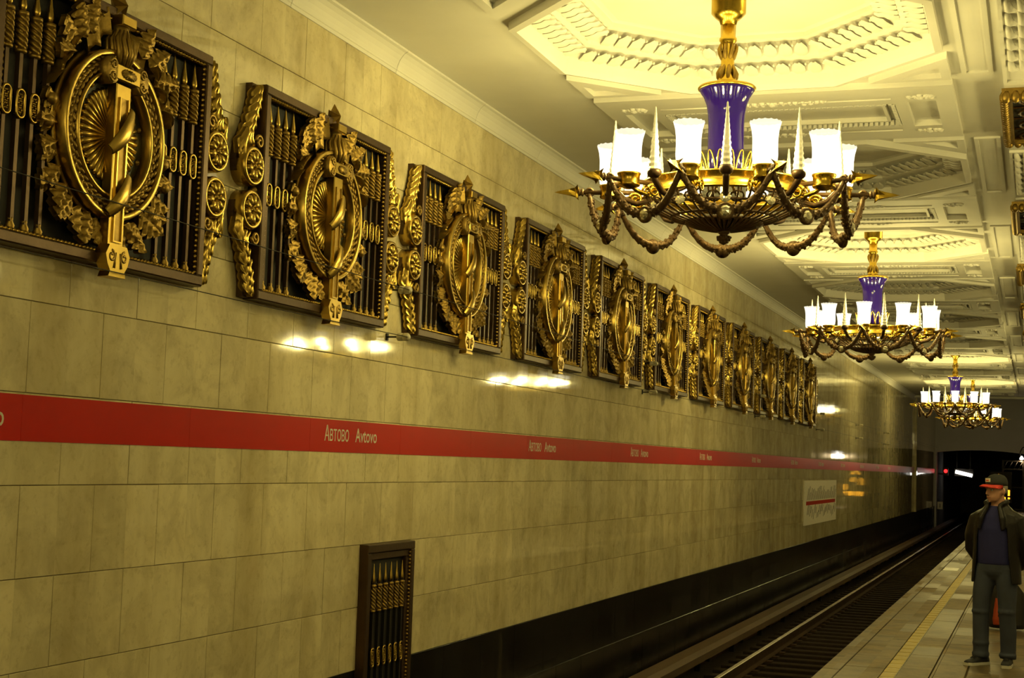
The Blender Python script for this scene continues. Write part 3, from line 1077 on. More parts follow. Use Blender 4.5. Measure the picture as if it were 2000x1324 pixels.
# oak branches round the ring: left and right
oak = [(-0.30, 0.50, 118, oak_big, 0.10), (-0.36, 0.45, 150, oak_big, 0.10), (-0.40, 0.40, 195, oak_mid, 0.10), (-0.24, 0.54, 92, oak_big, 0.10), (-0.47, 0.05, 150, oak_mid, 0.07), (-0.50, -0.03, 185, oak_mid, 0.08),
       (-0.49, -0.14, 205, oak_mid, 0.08), (-0.48, -0.22, 165, oak_mid, 0.07), (-0.45, -0.27, 228, oak_mid, 0.08), (-0.47, -0.34, 200, oak_mid, 0.07), (-0.40, -0.36, 240, oak_mid, 0.09), (-0.34, -0.42, 222, oak_big, 0.09), (-0.27, -0.46, 262, oak_mid, 0.09), (-0.17, -0.48, 250, oak_big, 0.09), (-0.10, -0.50, 285, oak_mid, 0.08),
       (0.26, 0.53, 70, oak_big, 0.10), (0.34, 0.49, 38, oak_big, 0.10), (0.40, 0.43, 5, oak_big, 0.10), (0.46, 0.34, -28, oak_mid, 0.09), (0.48, -0.06, 15, oak_mid, 0.07), (0.49, -0.15, -15, oak_mid, 0.08), (0.46, -0.22, 25, oak_mid, 0.08),
       (0.44, -0.29, -20, oak_mid, 0.09), (0.41, -0.35, -48, oak_big, 0.09), (0.44, -0.40, 0, oak_mid, 0.08), (0.33, -0.42, -25, oak_big, 0.09), (0.25, -0.47, -58, oak_big, 0.09), (0.18, -0.50, -30, oak_mid, 0.09), (0.14, -0.50, -80, oak_mid, 0.08)]
for (u, v_, ang, me, w_) in oak:
    put('oak_leaf', me, panel, (u, v_, w_), (0.22 * sin(u * 40 + v_ * 23), -0.06, math.radians(ang)))
for sx in (-1, 1):
    part('oak_branch', MB().tube([(sx * 0.50 * cos(a), 0.50 * sin(a), 0.07) for a in [PI * (-0.42 + 0.06 * i) for i in range(14)]], 0.014, 6), 'gilt')
acorn = MB().ball((0, 0, 0), 0.035, 8, 6, 1.0).lathe([(0.03, 0.0), (0.04, 0.012), (0.028, 0.034), (0.004, 0.04)], 10).mesh('acorn', 'gilt')
for u, v_ in ((-0.58, -0.04), (-0.555, 0.09), (0.585, -0.20), (0.56, -0.06)):
    put('acorn', acorn, panel, (u, v_, 0.09))
# scrolls on both outer sides: two rosettes, acanthus blades above and below
ros = MB()
ros.lathe([(0.138, 0.0), (0.138, 0.10), (0.130, 0.118), (0.112, 0.118), (0.106, 0.105), (0.098, 0.085), (0.001, 0.085)], 28, sy=1.0)
for k in range(9):
    a = 2 * PI * k / 9
    d = Vector((cos(a), sin(a), 0))
    ros.tube([d * 0.02 + Vector((0, 0, 0.10)), d * 0.05 + Vector((0, 0, 0.112)), d * 0.085 + Vector((0, 0, 0.106)), d * 0.10 + Vector((0, 0, 0.09))], [0.010, 0.022, 0.031, 0.014], 7)
ros.ball((0, 0, 0.11), 0.022, 8, 5)
ros_me = ros.mesh('rosette', 'gilt_bright')
for sx in (-1, 1):
    for sy in (-1, 1):
        put('rosette', ros_me, panel, (sx * 1.175, sy * 0.152, 0.0))
        # tapering back plate behind the leaves
        poly = [(1.05, 0.10), (1.305, 0.10), (1.325, 0.18), (1.30, 0.30), (1.225, 0.44), (1.175, 0.56), (1.15, 0.66), (1.15, 0.75), (1.05, 0.75)]
        poly = [(sx * a, sy * b_) for a, b_ in poly]
        if sx * sy < 0:
            poly = poly[::-1]
        part('scroll_plate', MB().prism(poly, 0.0, 0.05), 'bronze')
        aa = [(1.295, 0.17, 95, aca_long), (1.31, 0.24, 108, aca_leaf), (1.27, 0.29, 112, aca_leaf), (1.21, 0.28, 85, aca_leaf), (1.155, 0.29, 62, aca_leaf), (1.26, 0.35, 118, aca_leaf), (1.19, 0.35, 95, aca_leaf),
              (1.22, 0.42, 110, aca_leaf), (1.15, 0.41, 82, aca_leaf), (1.185, 0.48, 105, aca_leaf), (1.12, 0.48, 80, aca_leaf), (1.155, 0.54, 98, aca_leaf), (1.10, 0.55, 84, aca_leaf), (1.135, 0.60, 94, aca_leaf), (1.09, 0.61, 88, aca_leaf)]
        for (u, v_, ang, me) in aa:
            a = ang if sx > 0 else 180 - ang
            if sy < 0:
                a = -a
            put('acanthus_leaf', me, panel, (sx * u, sy * v_, 0.058), (0, -0.06, math.radians(a)))
        q = MB()
        q.tube([(sx * (1.10 + 0.05 * (1 - i / 20) * cos(i * 0.55)), sy * (0.335 + 0.05 * (1 - i / 20) * sin(i * 0.55)), 0.10) for i in range(16)], 0.013, 6)
        part('scroll', q, 'gilt')
    part('stud', MB().ball((sx * 1.085, 0.0, 0.06), 0.03, 8, 5), 'gilt')

py0 = 6.3136
panel.rotation_euler = WALL_ROT
for i in range(11):
    pp = panel if i == 0 else copy_tree(panel)
    yc = (py0 + 2.9009 * i + 1.08) * KK
    pp.location = (WX, yc, EYE + 1.8457 * KK)
    pp['label'] = 'gilded openwork grille with sword and ring wreath on the track wall, %s from the tunnel' % ['eleventh', 'tenth', 'ninth', 'eighth', 'seventh', 'sixth', 'fifth', 'fourth', 'third', 'second', 'first'][i]
    if i > 0:
        pp.rotation_euler = WALL_ROT

# ---- tall grille at the foot of the wall
gw, gz1, gz0 = 0.97, EYE - 0.735, -0.75
ge = empty('floor_grille', (WX, 11.56, gz0), WALL_ROT)
tag(ge, 'tall dark bronze grille of upright spears at the foot of the track wall', 'grille')
gh = gz1 - gz0
q = MB()
for bx in ((-gw / 2, gw / 2, gh - 0.07, gh), (-gw / 2, gw / 2, 0, 0.07), (-gw / 2, -gw / 2 + 0.07, 0.07, gh - 0.07), (gw / 2 - 0.07, gw / 2, 0.07, gh - 0.07)):
    put('frame_rail', MB().box(bx[0], bx[1], bx[2], bx[3], -0.01, 0.08, 0.008), ge, mat='bronze')
for bx in ((-gw / 2 + 0.07, gw / 2 - 0.07, gh - 0.13, gh - 0.07), (-gw / 2 + 0.07, -gw / 2 + 0.13, 0.07, gh - 0.13), (gw / 2 - 0.13, gw / 2 - 0.07, 0.07, gh - 0.13)):
    put('inner_frame', MB().box(bx[0], bx[1], bx[2], bx[3], -0.01, 0.055, 0.006), ge, mat='bronze')
for sx in (-1, 1):
    q = MB()
    t = 0.1
    while t < gh - 0.08:
        q.ball((sx * (gw / 2 - 0.075), t, 0.06), 0.013, 6, 4)
        t += 0.032
    put('bead_trim', q, ge, mat='gilt')
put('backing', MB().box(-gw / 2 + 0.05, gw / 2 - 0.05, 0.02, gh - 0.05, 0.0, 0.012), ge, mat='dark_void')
sh2 = MB().box(-0.014, 0.014, 0.07, gh - 0.3, 0.03, 0.058).mesh('spear', 'iron')
for i in range(6):
    s_ = put('spear', sh2, ge, (-0.29 + i * 0.116, 0, 0))
    for nm, me, dv in (('spear_head', head_me, gh - 0.16 - 0.675), ('twisted_sleeve', sleeve_me, gh - 0.16 - 0.675), ('oval_medallion', oval_me, gh - 0.93)):
        put(nm, me, s_, (0, dv, 0.0), (0, 0, 0), (0.85, 1, 0.7))

# ---- red line band with the station name
band = empty('station_name_band', (WX, 40, EYE + 0.011), WALL_ROT)
tag(band, 'long red band carrying the station name in white along the marble wall', 'sign')
BH = 0.2525
seg = 1.7
y = 5.0
while y < 83.9:
    e1 = min(y + seg, 83.95)
    put('band_panel', MB().box(y - 40 + 0.001, e1 - 40 - 0.001, 0, BH, 0.0012, 0.004), band, mat='red_vinyl')
    y += seg


def text_mesh(txt, size, xs_=1.0):
    cu = bpy.data.curves.new('t', 'FONT')
    cu.body = txt
    cu.size = size
    cu.extrude = 0.0008
    cu.offset = 0.0012
    cu.resolution_u = 3
    ob = bpy.data.objects.new('t', cu)
    COL.objects.link(ob)
    dg = bpy.context.evaluated_depsgraph_get()
    me = bpy.data.meshes.new_from_object(ob.evaluated_get(dg))
    bpy.data.objects.remove(ob)
    w = max(v.co.x for v in me.vertices)
    lo = min(v.co.x for v in me.vertices)
    for v in me.vertices:
        v.co.x = (v.co.x - lo) * xs_
    me.materials.clear()
    me.materials.append(MATS['letter_white'])
    return me, (w - lo) * xs_


TS = 0.158
tA, wA = text_mesh('\u0410', TS * 1.05, 0.78)
tB, wB = text_mesh('\u0412\u0422\u041e\u0412\u041e', TS * 0.80, 0.80)
tC, wC = text_mesh('Avtovo', TS, 0.88)


def ray_wall(px, py):
    a, b_ = (px - 1000) / F_PX, (662 - py) / F_PX
    d = r2 * a + u2 * b_ + fwd
    t = WX / d.x
    return d.y * t, EYE + d.z * t


tpos = [(632.5, 858), (1031.6, 880), (1230.9, 889), (1365.9, 895), (1468, 902), (1544.6, 907), (1598.4, 909.4), (1642, 911.6), (1680, 914), (1711, 915.5), (1734, 917)]
for i, (px, py) in enumerate(tpos):
    yy = ray_wall(px, py)[0] - 40
    zb_ = 0.088
    put('letters', tA, band, (yy, zb_, 0.0045))
    put('letters', tB, band, (yy + wA + 0.008, zb_, 0.0045))
    put('letters', tC, band, (yy + wA + wB + 0.13, zb_, 0.0045))
yy = ray_wall(6, 818)[0] - 40
put('letters', tC, band, (yy - wC, 0.078, 0.0045))

# ---- line map board on the wall
mb_ = empty('line_map_board', (WX, 35.6, EYE - 1.34), WALL_ROT)
tag(mb_, 'white metro line map board with one red line, on the track wall', 'sign')
ML, MH = 5.95, 1.07
put('board', MB().box(0, ML, 0, MH, 0.0012, 0.02), mb_, mat='map_white')
put('red_line', MB().box(0.3, ML - 0.25, 0.48, 0.57, 0.019, 0.023), mb_, mat='red_vinyl')
ink = MB()
rnd = random.Random(5)
for i in range(26):
    xx = 0.45 + i * 0.205
    for y0_, ln in ((0.60, rnd.uniform(0.18, 0.34)), (0.20 + rnd.uniform(-0.08, 0.1), rnd.uniform(0.14, 0.26))):
        ink.add([(xx, y0_, 0.0215), (xx + 0.07, y0_, 0.0215), (xx + 0.07 + ln * 0.75, y0_ + ln, 0.0215), (xx + ln * 0.75, y0_ + ln, 0.0215)], [(0, 1, 2, 3)])
put('station_names', ink, mb_, mat='map_ink')

# ---- wires on insulators in front of the wall
wx_ = WX + 0.205
for zz, lab in ((EYE + 1.40, 'upper thin dark wire strung on insulators across the gilded grilles'), (EYE + 1.00, 'lower thin dark wire strung on insulators just under the gilded grilles')):
    tag(put('signal_wire', MB().tube([(wx_, -3 + 3 * i, zz - 0.01 * (i % 3 == 1)) for i in range(30)], 0.0035, 5), mat='iron'), lab, 'wire')
ins = empty('wire_insulator')
put('arm', MB().tube([(0, 0, 0), (0, 0, 0.13)], 0.008, 6), ins, mat='iron')
put('stud_plate', MB().box(-0.02, 0.02, -0.03, 0.03, -0.002, 0.012), ins, mat='iron')
put('porcelain_body', MB().lathe([(0.02, 0.10), (0.034, 0.11), (0.034, 0.15), (0.026, 0.155), (0.034, 0.16), (0.034, 0.20), (0.02, 0.215)], 12), ins, mat='porcelain')
tag(ins, 'cream porcelain wire insulator on an iron arm, on the track wall', 'insulator', 'wire insulators along the track wall')
first = True
for yi, y in enumerate((11.43, 20.1, 28.9, 37.5, 46.2, 55.0)):
    for zz in (EYE + 1.40, EYE + 1.00):
        o = ins if first else copy_tree(ins)
        first = False
        o.location = (WX, y, zz)
        o['label'] = 'cream porcelain insulator carrying the %s wire on the track wall, %s from the tunnel' % ('upper' if zz > EYE + 1.2 else 'lower', ['sixth', 'fifth', 'fourth', 'third', 'second', 'first'][yi])
        o.rotation_euler = WALL_ROT

# ================================================================== CHANDELIERS
TOP = 1.64                         # arrow level lies this far below the fixing point
ch = empty('chandelier')
tag(ch, 'gilded chandelier with blue vase stem, glowing glass cups and crystal spikes', 'chandelier', 'lit chandeliers hanging from the octagon coffers')
NL = 10
RL_ = 0.905


def cp(nm, mb, mat, parent=ch, **k):
    return put(nm, mb, parent, mat=mat, **k)


def zl(z):
    return z - TOP


def P(pr):
    return [(r, zl(z)) for r, z in pr]


cp('canopy', MB().lathe(P([(0.06, 1.36), (0.075, 1.40), (0.105, 1.425), (0.138, 1.46), (0.138, 1.58), (0.145, 1.585), (0.145, 1.60), (0.138, 1.61), (0.138, 1.74)]), 28), 'brass')
st = MB().lathe(P([(0.085, 0.86), (0.075, 0.92), (0.055, 0.96), (0.052, 1.20), (0.06, 1.22), (0.07, 1.235), (0.07, 1.255), (0.06, 1.265), (0.062, 1.38)]), 18)
stem = cp('stem', st, 'brass')
q = MB()
for k in range(8):
    a0 = 2 * PI * k / 8
    q.tube([((0.055 + 0.02 * sin(t * 9)) * cos(a0 + t * 0.6), (0.055 + 0.02 * sin(t * 9)) * sin(a0 + t * 0.6), zl(0.90 + 0.31 * t)) for t in [i / 9 for i in range(10)]], [0.01, 0.016, 0.02, 0.018, 0.012, 0.016, 0.02, 0.016, 0.012, 0.006], 6)
cp('stem_leaves', q, 'gilt', stem)
vase = cp('vase', MB().lathe(P([(0.10, 0.14), (0.135, 0.17), (0.142, 0.30), (0.142, 0.54), (0.146, 0.63), (0.158, 0.71), (0.18, 0.77), (0.208, 0.815), (0.222, 0.84), (0.215, 0.85), (0.10, 0.855)]), 36), 'blue_enamel')
cp('vase_rim', MB().lathe(P([(0.215, 0.833), (0.229, 0.837), (0.232, 0.85), (0.222, 0.862), (0.18, 0.867), (0.08, 0.875)]), 36), 'brass', vase)
q = MB()
for k in range(18):
    a = 2 * PI * k / 18
    b0 = 2 * PI / 36
    pts = []
    for i in range(11):
        t = i / 10
        aa = a - b0 + 2 * b0 * t
        rr = 0.20 + 0.05 * sin(PI * t)
        pts.append((rr * cos(aa), rr * sin(aa), zl(0.04 + 0.27 * sin(PI * t) ** 0.6)))
    q.tube(pts, 0.006, 5)
cp('wire_crown', q, 'brass')
# hoop with mouldings
hp = MB()
prh = [(0.60, -0.055), (0.645, -0.055), (0.65, -0.045), (0.632, -0.035), (0.632, 0.05), (0.652, 0.06), (0.655, 0.075), (0.60, 0.075)]
vs_, fs_ = [], []
for k in range(60):
    a = 2 * PI * k / 60
    vs_ += [(r * cos(a), r * sin(a), zl(z)) for r, z in prh]
for k in range(60):
    k2 = (k + 1) % 60
    for i in range(8):
        fs_.append((k * 8 + i, k2 * 8 + i, k2 * 8 + (i + 1) % 8, k * 8 + (i + 1) % 8))
hp.add(vs_, fs_, True)
hoop = cp('hoop', hp, 'brass')
q = MB()
for k in range(10):
    a = 2 * PI * k / 10
    q.tube([(0.10 * cos(a), 0.10 * sin(a), zl(0.15)), (0.35 * cos(a), 0.35 * sin(a), zl(0.03)), (0.62 * cos(a), 0.62 * sin(a), zl(0.0))], 0.014, 6)
cp('hoop_spokes', q, 'bronze', hoop)
# openwork bowl: ribs, collar ring, fluted dish, pine cone
NRIB = 40
rib = MB().tube([(r, 0, zl(z)) for r, z in ((0.63, -0.05), (0.60, -0.10), (0.52, -0.155), (0.42, -0.20), (0.30, -0.235))], 0.009, 5).mesh('bowl_rib', 'bronze_garland')
for k in range(NRIB):
    put('bowl_rib', rib, ch, (0, 0, 0), (0, 0, 2 * PI * k / NRIB))
q = MB()
for (r, z) in ((0.56, -0.135), (0.42, -0.20), (0.30, -0.235)):
    q.tube([(r * cos(2 * PI * k / 40), r * sin(2 * PI * k / 40), zl(z)) for k in range(40)], 0.011, 5, closed=True)
for k in range(20):       # loops of the upper lattice
    a = 2 * PI * (k + 0.5) / 20
    q.tube([((0.56 + 0.05 * cos(t)) * cos(a + 0.09 * sin(t)), (0.56 + 0.05 * cos(t)) * sin(a + 0.09 * sin(t)), zl(-0.115 + 0.032 * cos(t))) for t in [2 * PI * i / 12 for i in range(12)]], 0.008, 5, closed=True)
cp('bowl_lattice', q, 'bronze_garland')
q = MB()
NF = 40
for k in range(NF):
    a = 2 * PI * k / NF
    q.tube([(r * cos(a), r * sin(a), zl(z)) for r, z in ((0.305, -0.232), (0.24, -0.262), (0.14, -0.288), (0.045, -0.298))], [0.017, 0.014, 0.009, 0.005], 5)
q.lathe(P([(0.03, -0.30), (0.13, -0.285), (0.22, -0.258), (0.29, -0.228), (0.29, -0.218), (0.02, -0.28)]), 36)
cp('fluted_dish', q, 'bronze_garland')
q = MB().lathe(P([(0.004, -0.41), (0.03, -0.395), (0.052, -0.365), (0.056, -0.345), (0.03, -0.33), (0.042, -0.32), (0.05, -0.305), (0.035, -0.29)]), 14)
for k in range(9):
    for j in range(3):
        a = 2 * PI * (k + 0.5 * j) / 9
        rr = (0.052, 0.046, 0.03)[j]
        q.ball((rr * cos(a), rr * sin(a), zl(-0.35 - 0.018 * j)), 0.012, 5, 3)
cp('pine_cone', q, 'bronze_garland')

# parts repeated round the hoop
arm_me = MB().tube([(0.60, 0, zl(0)), (1.165, 0, zl(0))], 0.019, 8).lathe([(0.02, 1.12), (0.032, 1.125), (0.032, 1.138), (0.022, 1.142), (0.03, 1.15), (0.03, 1.16), (0.02, 1.17)], 10, axis='x', ax=(0, 0, zl(0))).mesh('arm', 'bronze_garland')
ah = MB()
A0, A1 = 1.165, 1.355
sec = [(A0, 0.078, 0.012), (A0 + 0.025, 0.048, 0.022), (A0 + 0.075, 0.032, 0.02), (A0 + 0.14, 0.017, 0.012), (A1, 0.001, 0.001)]
vs_, fs_ = [], []
for xx, rp_, rv in sec:
    for i in range(8):
        a = PI / 4 * i + PI / 4
        rr = rp_ if i % 2 == 0 else rv
        vs_.append((xx, rr * cos(a), zl(0) + rr * sin(a)))
for i in range(len(sec) - 1):
    for k in range(8):
        fs_.append((i * 8 + k, i * 8 + (k + 1) % 8, (i + 1) * 8 + (k + 1) % 8, (i + 1) * 8 + k))
fs_.append(tuple(range(8))[::-1])
ah.add(vs_, fs_)
head2_me = ah.mesh('arrow_head', 'brass')
sc_ = MB()
for sy in (-1, 1):
    sc_.tube([(0.70 + 0.055 * (1 - i / 26) * cos(i * 0.5), sy * 0.035, zl(-0.06) + 0.055 * (1 - i / 26) * sin(i * 0.5)) for i in range(18)], 0.011, 6)
sc_.tube([(0.66, 0, zl(-0.03)), (0.74, 0, zl(-0.09)), (0.83, 0, zl(-0.07)), (RL_, 0, zl(-0.03))], 0.018, 6)
scroll_me = sc_.mesh('arm_scroll', 'brass')
cup_me = MB().lathe([(0.03, zl(-0.065)), (0.05, zl(-0.055)), (0.083, zl(-0.045)), (0.088, zl(-0.035)), (0.082, zl(-0.02)), (0.084, zl(0.035)), (0.092, zl(0.045)), (0.09, zl(0.056)), (0.02, zl(0.058))], 22, ax=(RL_, 0, 0)).mesh('lamp_cup', 'brass')
gp = [(0.07, 0.058), (0.088, 0.072), (0.094, 0.13), (0.092, 0.20), (0.093, 0.26), (0.100, 0.32), (0.112, 0.365), (0.117, 0.38)]
gl = MB()
vs_, fs_ = [], []
NG = 48
for j, (r, z) in enumerate(gp):
    for k in range(NG):
        a = 2 * PI * k / NG
        rr = r * (1 + 0.015 * cos(16 * a))
        zz = z + (0.004 * cos(16 * a) if j == len(gp) - 1 else 0)
        vs_.append((RL_ + rr * cos(a), rr * sin(a), zl(zz)))
for j in range(len(gp) - 1):
    for k in range(NG):
        k2 = (k + 1) % NG
        fs_.append((j * NG + k, j * NG + k2, (j + 1) * NG + k2, (j + 1) * NG + k))
gl.add(vs_, fs_, True)
shade_me = gl.mesh('glass_shade', 'lamp_glass')
bulb_me = MB().lathe([(0.022, zl(0.055)), (0.022, zl(0.08)), (0.03, zl(0.095)), (0.036, zl(0.108)), (0.03, zl(0.122)), (0.004, zl(0.13))], 14, ax=(RL_, 0, 0)).mesh('bulb', 'bulb_glow')
hold = MB().tube([(0.64, 0, zl(-0.10)), (0.72, 0, zl(-0.13)), (0.82, 0, zl(-0.10)), (RL_ - 0.01, 0, zl(-0.03)), (RL_, 0, zl(0.0))], [0.016, 0.022, 0.024, 0.026, 0.03], 8)
hold.lathe([(0.03, zl(-0.02)), (0.05, zl(0.0)), (0.056, zl(0.03)), (0.045, zl(0.045)), (0.03, zl(0.05))], 14, ax=(RL_, 0, 0))
hold_me = hold.mesh('spike_holder', 'bronze')
prs = []
NS = 22
for i in range(NS + 1):
    t = i / NS
    r = 0.043 * (1 - t) + 0.006
    prs.append((r * (1.0 if i % 2 == 0 else 0.84), zl(0.045 + 0.47 * t)))
prs.append((0.001, zl(0.525)))
spike_me = MB().lathe(prs, 10, ax=(RL_, 0, 0), smooth=False).mesh('crystal_spike', 'crystal')
# swag between neighbouring arms, jewel in its middle
HA = PI / NL
sw = MB()
pth, rad = [], []
NSW = 26
for i in range(NSW + 1):
    t = i / NSW * 2 - 1
    a = HA * t
    rr = 1.075 - 0.085 * (1 - t * t)
    drop = 0.285 * (1 - abs(t) ** 2.7)
    pth.append((rr * cos(a), rr * sin(a), zl(-0.015 - drop)))
    rad.append(0.018 + 0.014 * (1 - t * t) + 0.004 * (i % 2))
sw.tube(pth, rad, 8)
for i in range(1, NSW):
    for k in range(3):
        a = 2 * PI * (k + 0.5 * (i % 2)) / 3
        p = Vector(pth[i])
        sw.ball(p + Vector((cos(a) * rad[i] * 0.9, 0.3 * sin(a) * rad[i], sin(a) * rad[i] * 0.9)), 0.015, 5, 3)
swag_me = sw.mesh('garland', 'bronze_garland')
jz = zl(-0.31)
jr = MB().lathe([(0.045, 0.0), (0.062, 0.0), (0.066, 0.02), (0.06, 0.035), (0.046, 0.035)], 18, axis='x', ax=(0.985, 0, jz))
jr.lathe([(0.062, 0.0), (0.03, -0.03), (0.001, -0.035)], 14, axis='x', ax=(0.985, 0, jz))
jewel_ring_me = jr.mesh('jewel_bezel', 'bronze_garland')
jewel_me = MB().lathe([(0.046, 0.018), (0.044, 0.034), (0.028, 0.048), (0.001, 0.053)], 9, axis='x', ax=(0.985, 0, jz), smooth=False).mesh('jewel', 'jewel_glass')
bj_me = MB().lathe([(0.045, 0.0), (0.043, 0.012), (0.02, 0.024), (0.001, 0.026)], 9, axis='x', ax=(0.575, 0, zl(-0.125)), smooth=False).mesh('bowl_jewel', 'jewel_glass')
tie_me = MB().tube([(1.075 + 0.03 * cos(a), 0.0, zl(0) + 0.03 * sin(a)) for a in [2 * PI * i / 10 for i in range(10)]], 0.012, 6, closed=True).mesh('garland_ring', 'bronze_garland')

lamp_data = bpy.data.lights.new('bulb_light', 'POINT')
lamp_data.energy = LAMP_W
lamp_data.color = LAMP_COL
lamp_data.shadow_soft_size = 0.06
A_OFF = -PI / 2                       # a spike faces the near end of the hall
for k in range(NL):
    al = A_OFF + 2 * PI * (k + 0.5) / NL
    ac = A_OFF + 2 * PI * k / NL
    rz = (0, 0, al)
    arm = put('arm', arm_me, ch, (0, 0, 0), rz)
    put('arrow_head', head2_me, arm)
    put('arm_scroll', scroll_me, arm)
    put('garland_ring', tie_me, arm)
    cup = put('lamp_cup', cup_me, ch, (0, 0, 0), rz)
    put('glass_shade', shade_me, cup)
    put('bulb', bulb_me, cup)
    lo = bpy.data.objects.new('bulb_light', lamp_data)
    COL.objects.link(lo)
    lo.parent = cup
    lo.location = (RL_, 0, zl(0.20))
    ho = put('spike_holder', hold_me, ch, (0, 0, 0), (0, 0, ac))
    put('crystal_spike', spike_me, ho)
    gd_ = put('garland', swag_me, ch, (0, 0, 0), (0, 0, ac))
    put('jewel_bezel', jewel_ring_me, gd_)
    put('jewel', jewel_me, gd_)
    put('bowl_jewel', bj_me, ch, (0, 0, 0), (0, 0, ac))
spots = [(-2.338, YC0, 2.155, 12.0), (-2.345, YC0 + 2 * BAY, 2.075, 16.5), (-2.26, YC0 + 6 * BAY, 2.02, 21.0), (-2.20, YC0 + 8 * BAY, 2.06, 8.0), (-2.345, YC0 - 2 * BAY, 2.10, 12.0)]
ORD = ['first', 'second', 'third', 'fourth', 'fifth', 'sixth', 'seventh', 'eighth', 'ninth', 'tenth', 'eleventh', 'twelfth']
def mark_offscreen(root, row, nth):
    root.name = '%s_chandelier_%s_offscreen' % (row, nth)
    cnt = {}
    for o_ in root.children_recursive:
        base = o_.name.split('.')[0]
        if base in ('bulb_light', 'glass_shade', 'bulb'):
            k_ = cnt.get(base, 0)
            cnt[base] = k_ + 1
            o_.name = '%s_%s_of_%s_%s_offscreen' % (base, ORD[k_], row, nth)


for i, (x, y, za, rd) in enumerate(spots):
    o = ch if i == 0 else copy_tree(ch)
    o.location = (x, y, EYE + za + TOP)
    o.rotation_euler = (0, 0, math.radians(rd))
    o['label'] = 'gilded chandelier with blue vase and glowing cups over the track, %s from the tunnel' % ORD[[3, 2, 1, 0, 4][i]]
    if i == 4:
        mark_offscreen(o, 'track', 'fifth')
for i, y in enumerate((2.4, 13.7, 25.0, 36.2)):
    o = copy_tree(ch)
    o.location = (2.0, y, CB + 0.0)
    tag(o, 'gilded chandelier with blue vase over the middle nave, %s from the tunnel' % ORD[3 - i], 'chandelier', 'chandeliers over the middle nave')
    mark_offscreen(o, 'nave', ORD[3 - i])

# ================================================================== TUNNEL MOUTH DETAILS
def ray_y(px, py, Y):
    a, b_ = (px - 1000) / F_PX, (662 - py) / F_PX
    d = r2 * a + u2 * b_ + fwd
    t = Y / d.y
    return Vector((d.x * t, Y, EYE + d.z * t))


p = ray_y(1847, 920, 85.4)
sg = empty('signal_lamp', (p.x, 85.4, p.z - 0.3))
tag(sg, 'small red signal lamp on the dark tunnel wall', 'signal')
put('lens', MB().lathe([(0.10, 0.0), (0.10, -0.03), (0.05, -0.06), (0.001, -0.07)], 14, axis='y', ax=(0, 0, 0.3)), sg, mat='signal_red')
put('housing', MB().box(-0.14, 0.14, 0, 0.2, 0.05, 0.5), sg, mat='iron')
put('bracket', MB().box(WX + 0.07 - p.x, -0.12, 0.05, 0.12, 0.1, 0.18), sg, mat='iron')
pa, pb = ray_y(1866, 921, 90), ray_y(1899, 929, 90)
tl = empty('tunnel_lamp', (pa.x, 90, pa.z))
tag(tl, 'bright fluorescent tube lamp just inside the tunnel', 'lamp')
d = pb - pa
put('tube', MB().tube([(0, 0, 0), (d.x, 0, d.z)], 0.10, 10), tl, mat='tube_glow')
put('reflector', MB().box(-0.05, d.x + 0.05, 0.1, 0.2, min(0, d.z) - 0.05, 0.18), tl, mat='iron')
put('hanger', MB().box(0.05, 0.1, 0.12, 0.17, 0.1, EYE + 1.75 - pa.z).box(d.x - 0.15, d.x - 0.1, 0.12, 0.17, 0.1, EYE + 1.75 - pa.z), tl, mat='iron')
p = ray_y(1836, 987, 84)
ts = empty('track_number_plate', (p.x, 83.97, p.z))
tag(ts, 'small pale number plate beside the tunnel portal', 'sign')
put('plate', MB().box(-0.14, 0.14, -0.02, 0.03, -0.2, 0.2), ts, mat='map_white')
nm_me, nw_ = text_mesh('1', 0.3, 1.0)
nm_me.materials.clear()
nm_me.materials.append(MATS['map_ink'])
put('numeral', nm_me, ts, (-nw_ / 2, -0.022, -0.11), (PI / 2, 0, 0))
# amber display on a post at the platform end, behind the man
dY = 77.0
ds = empty('interval_display', (-1.62, dY, 0))
tag(ds, 'dark display post with glowing amber segments at the platform end', 'display')
put('post', MB().box(-0.06, 0.06, 0.02, 0.14, 0, 1.0), ds, mat='iron')
put('case', MB().box(-0.52, 0.48, 0.0, 0.16, 0.45, 1.95), ds, mat='iron')
for bx in ((0.31, 0.41, 0.78, 1.07), (0.31, 0.41, 0.62, 0.71), (-0.45, -0.33, 0.50, 0.72), (-0.28, -0.18, 0.50, 0.72), (-0.02, 0.08, 0.50, 0.72), (0.11, 0.21, 0.50, 0.72), (-0.06, 0.02, 1.2, 1.42), (-0.45, -0.37, 1.05, 1.42)):
    put('segment', MB().box(bx[0], bx[1], -0.012, 0.001, bx[2], bx[3]), ds, mat='led_amber')
put('segment', MB().tube([(-0.30, -0.008, 1.58), (-0.12, -0.008, 1.82), (0.06, -0.008, 1.58)], 0.03, 6), ds, mat='led_amber')
# lattice fence and lamp arm at the platform end
fn = empty('lattice_gate', (-0.95, 78.4, 0))
tag(fn, 'grey lattice gate closing the platform end by the tunnel', 'gate')
for xx in (-0.62, 0.35, 1.3):
    put('post', MB().box(xx - 0.05, xx + 0.05, -0.05, 0.05, 0, 2.55), fn, mat='iron')
for zz in (0.1, 1.2, 2.1, 2.5):
    put('rail', MB().box(-0.62, 1.3, -0.03, 0.03, zz - 0.03, zz + 0.03), fn, mat='iron')
for i in range(8):
    xx = -0.6 + i * 0.24
    put('lattice_bar', MB().tube([(xx, 0, 2.1), (xx + 0.2, 0, 2.5)], 0.018, 5), fn, mat='iron')
lampa = empty('bracket_lamp', (-0.55, 78.4, 2.56))
tag(lampa, 'curved bracket with a small white lamp above the lattice gate', 'lamp')
put('bracket', MB().tube([(-0.2, 0, 0.0), (-0.2, 0, 0.4), (-0.1, 0, 0.62), (0.12, 0, 0.72), (0.7, 0, 0.74)], 0.03, 8), lampa, mat='iron')
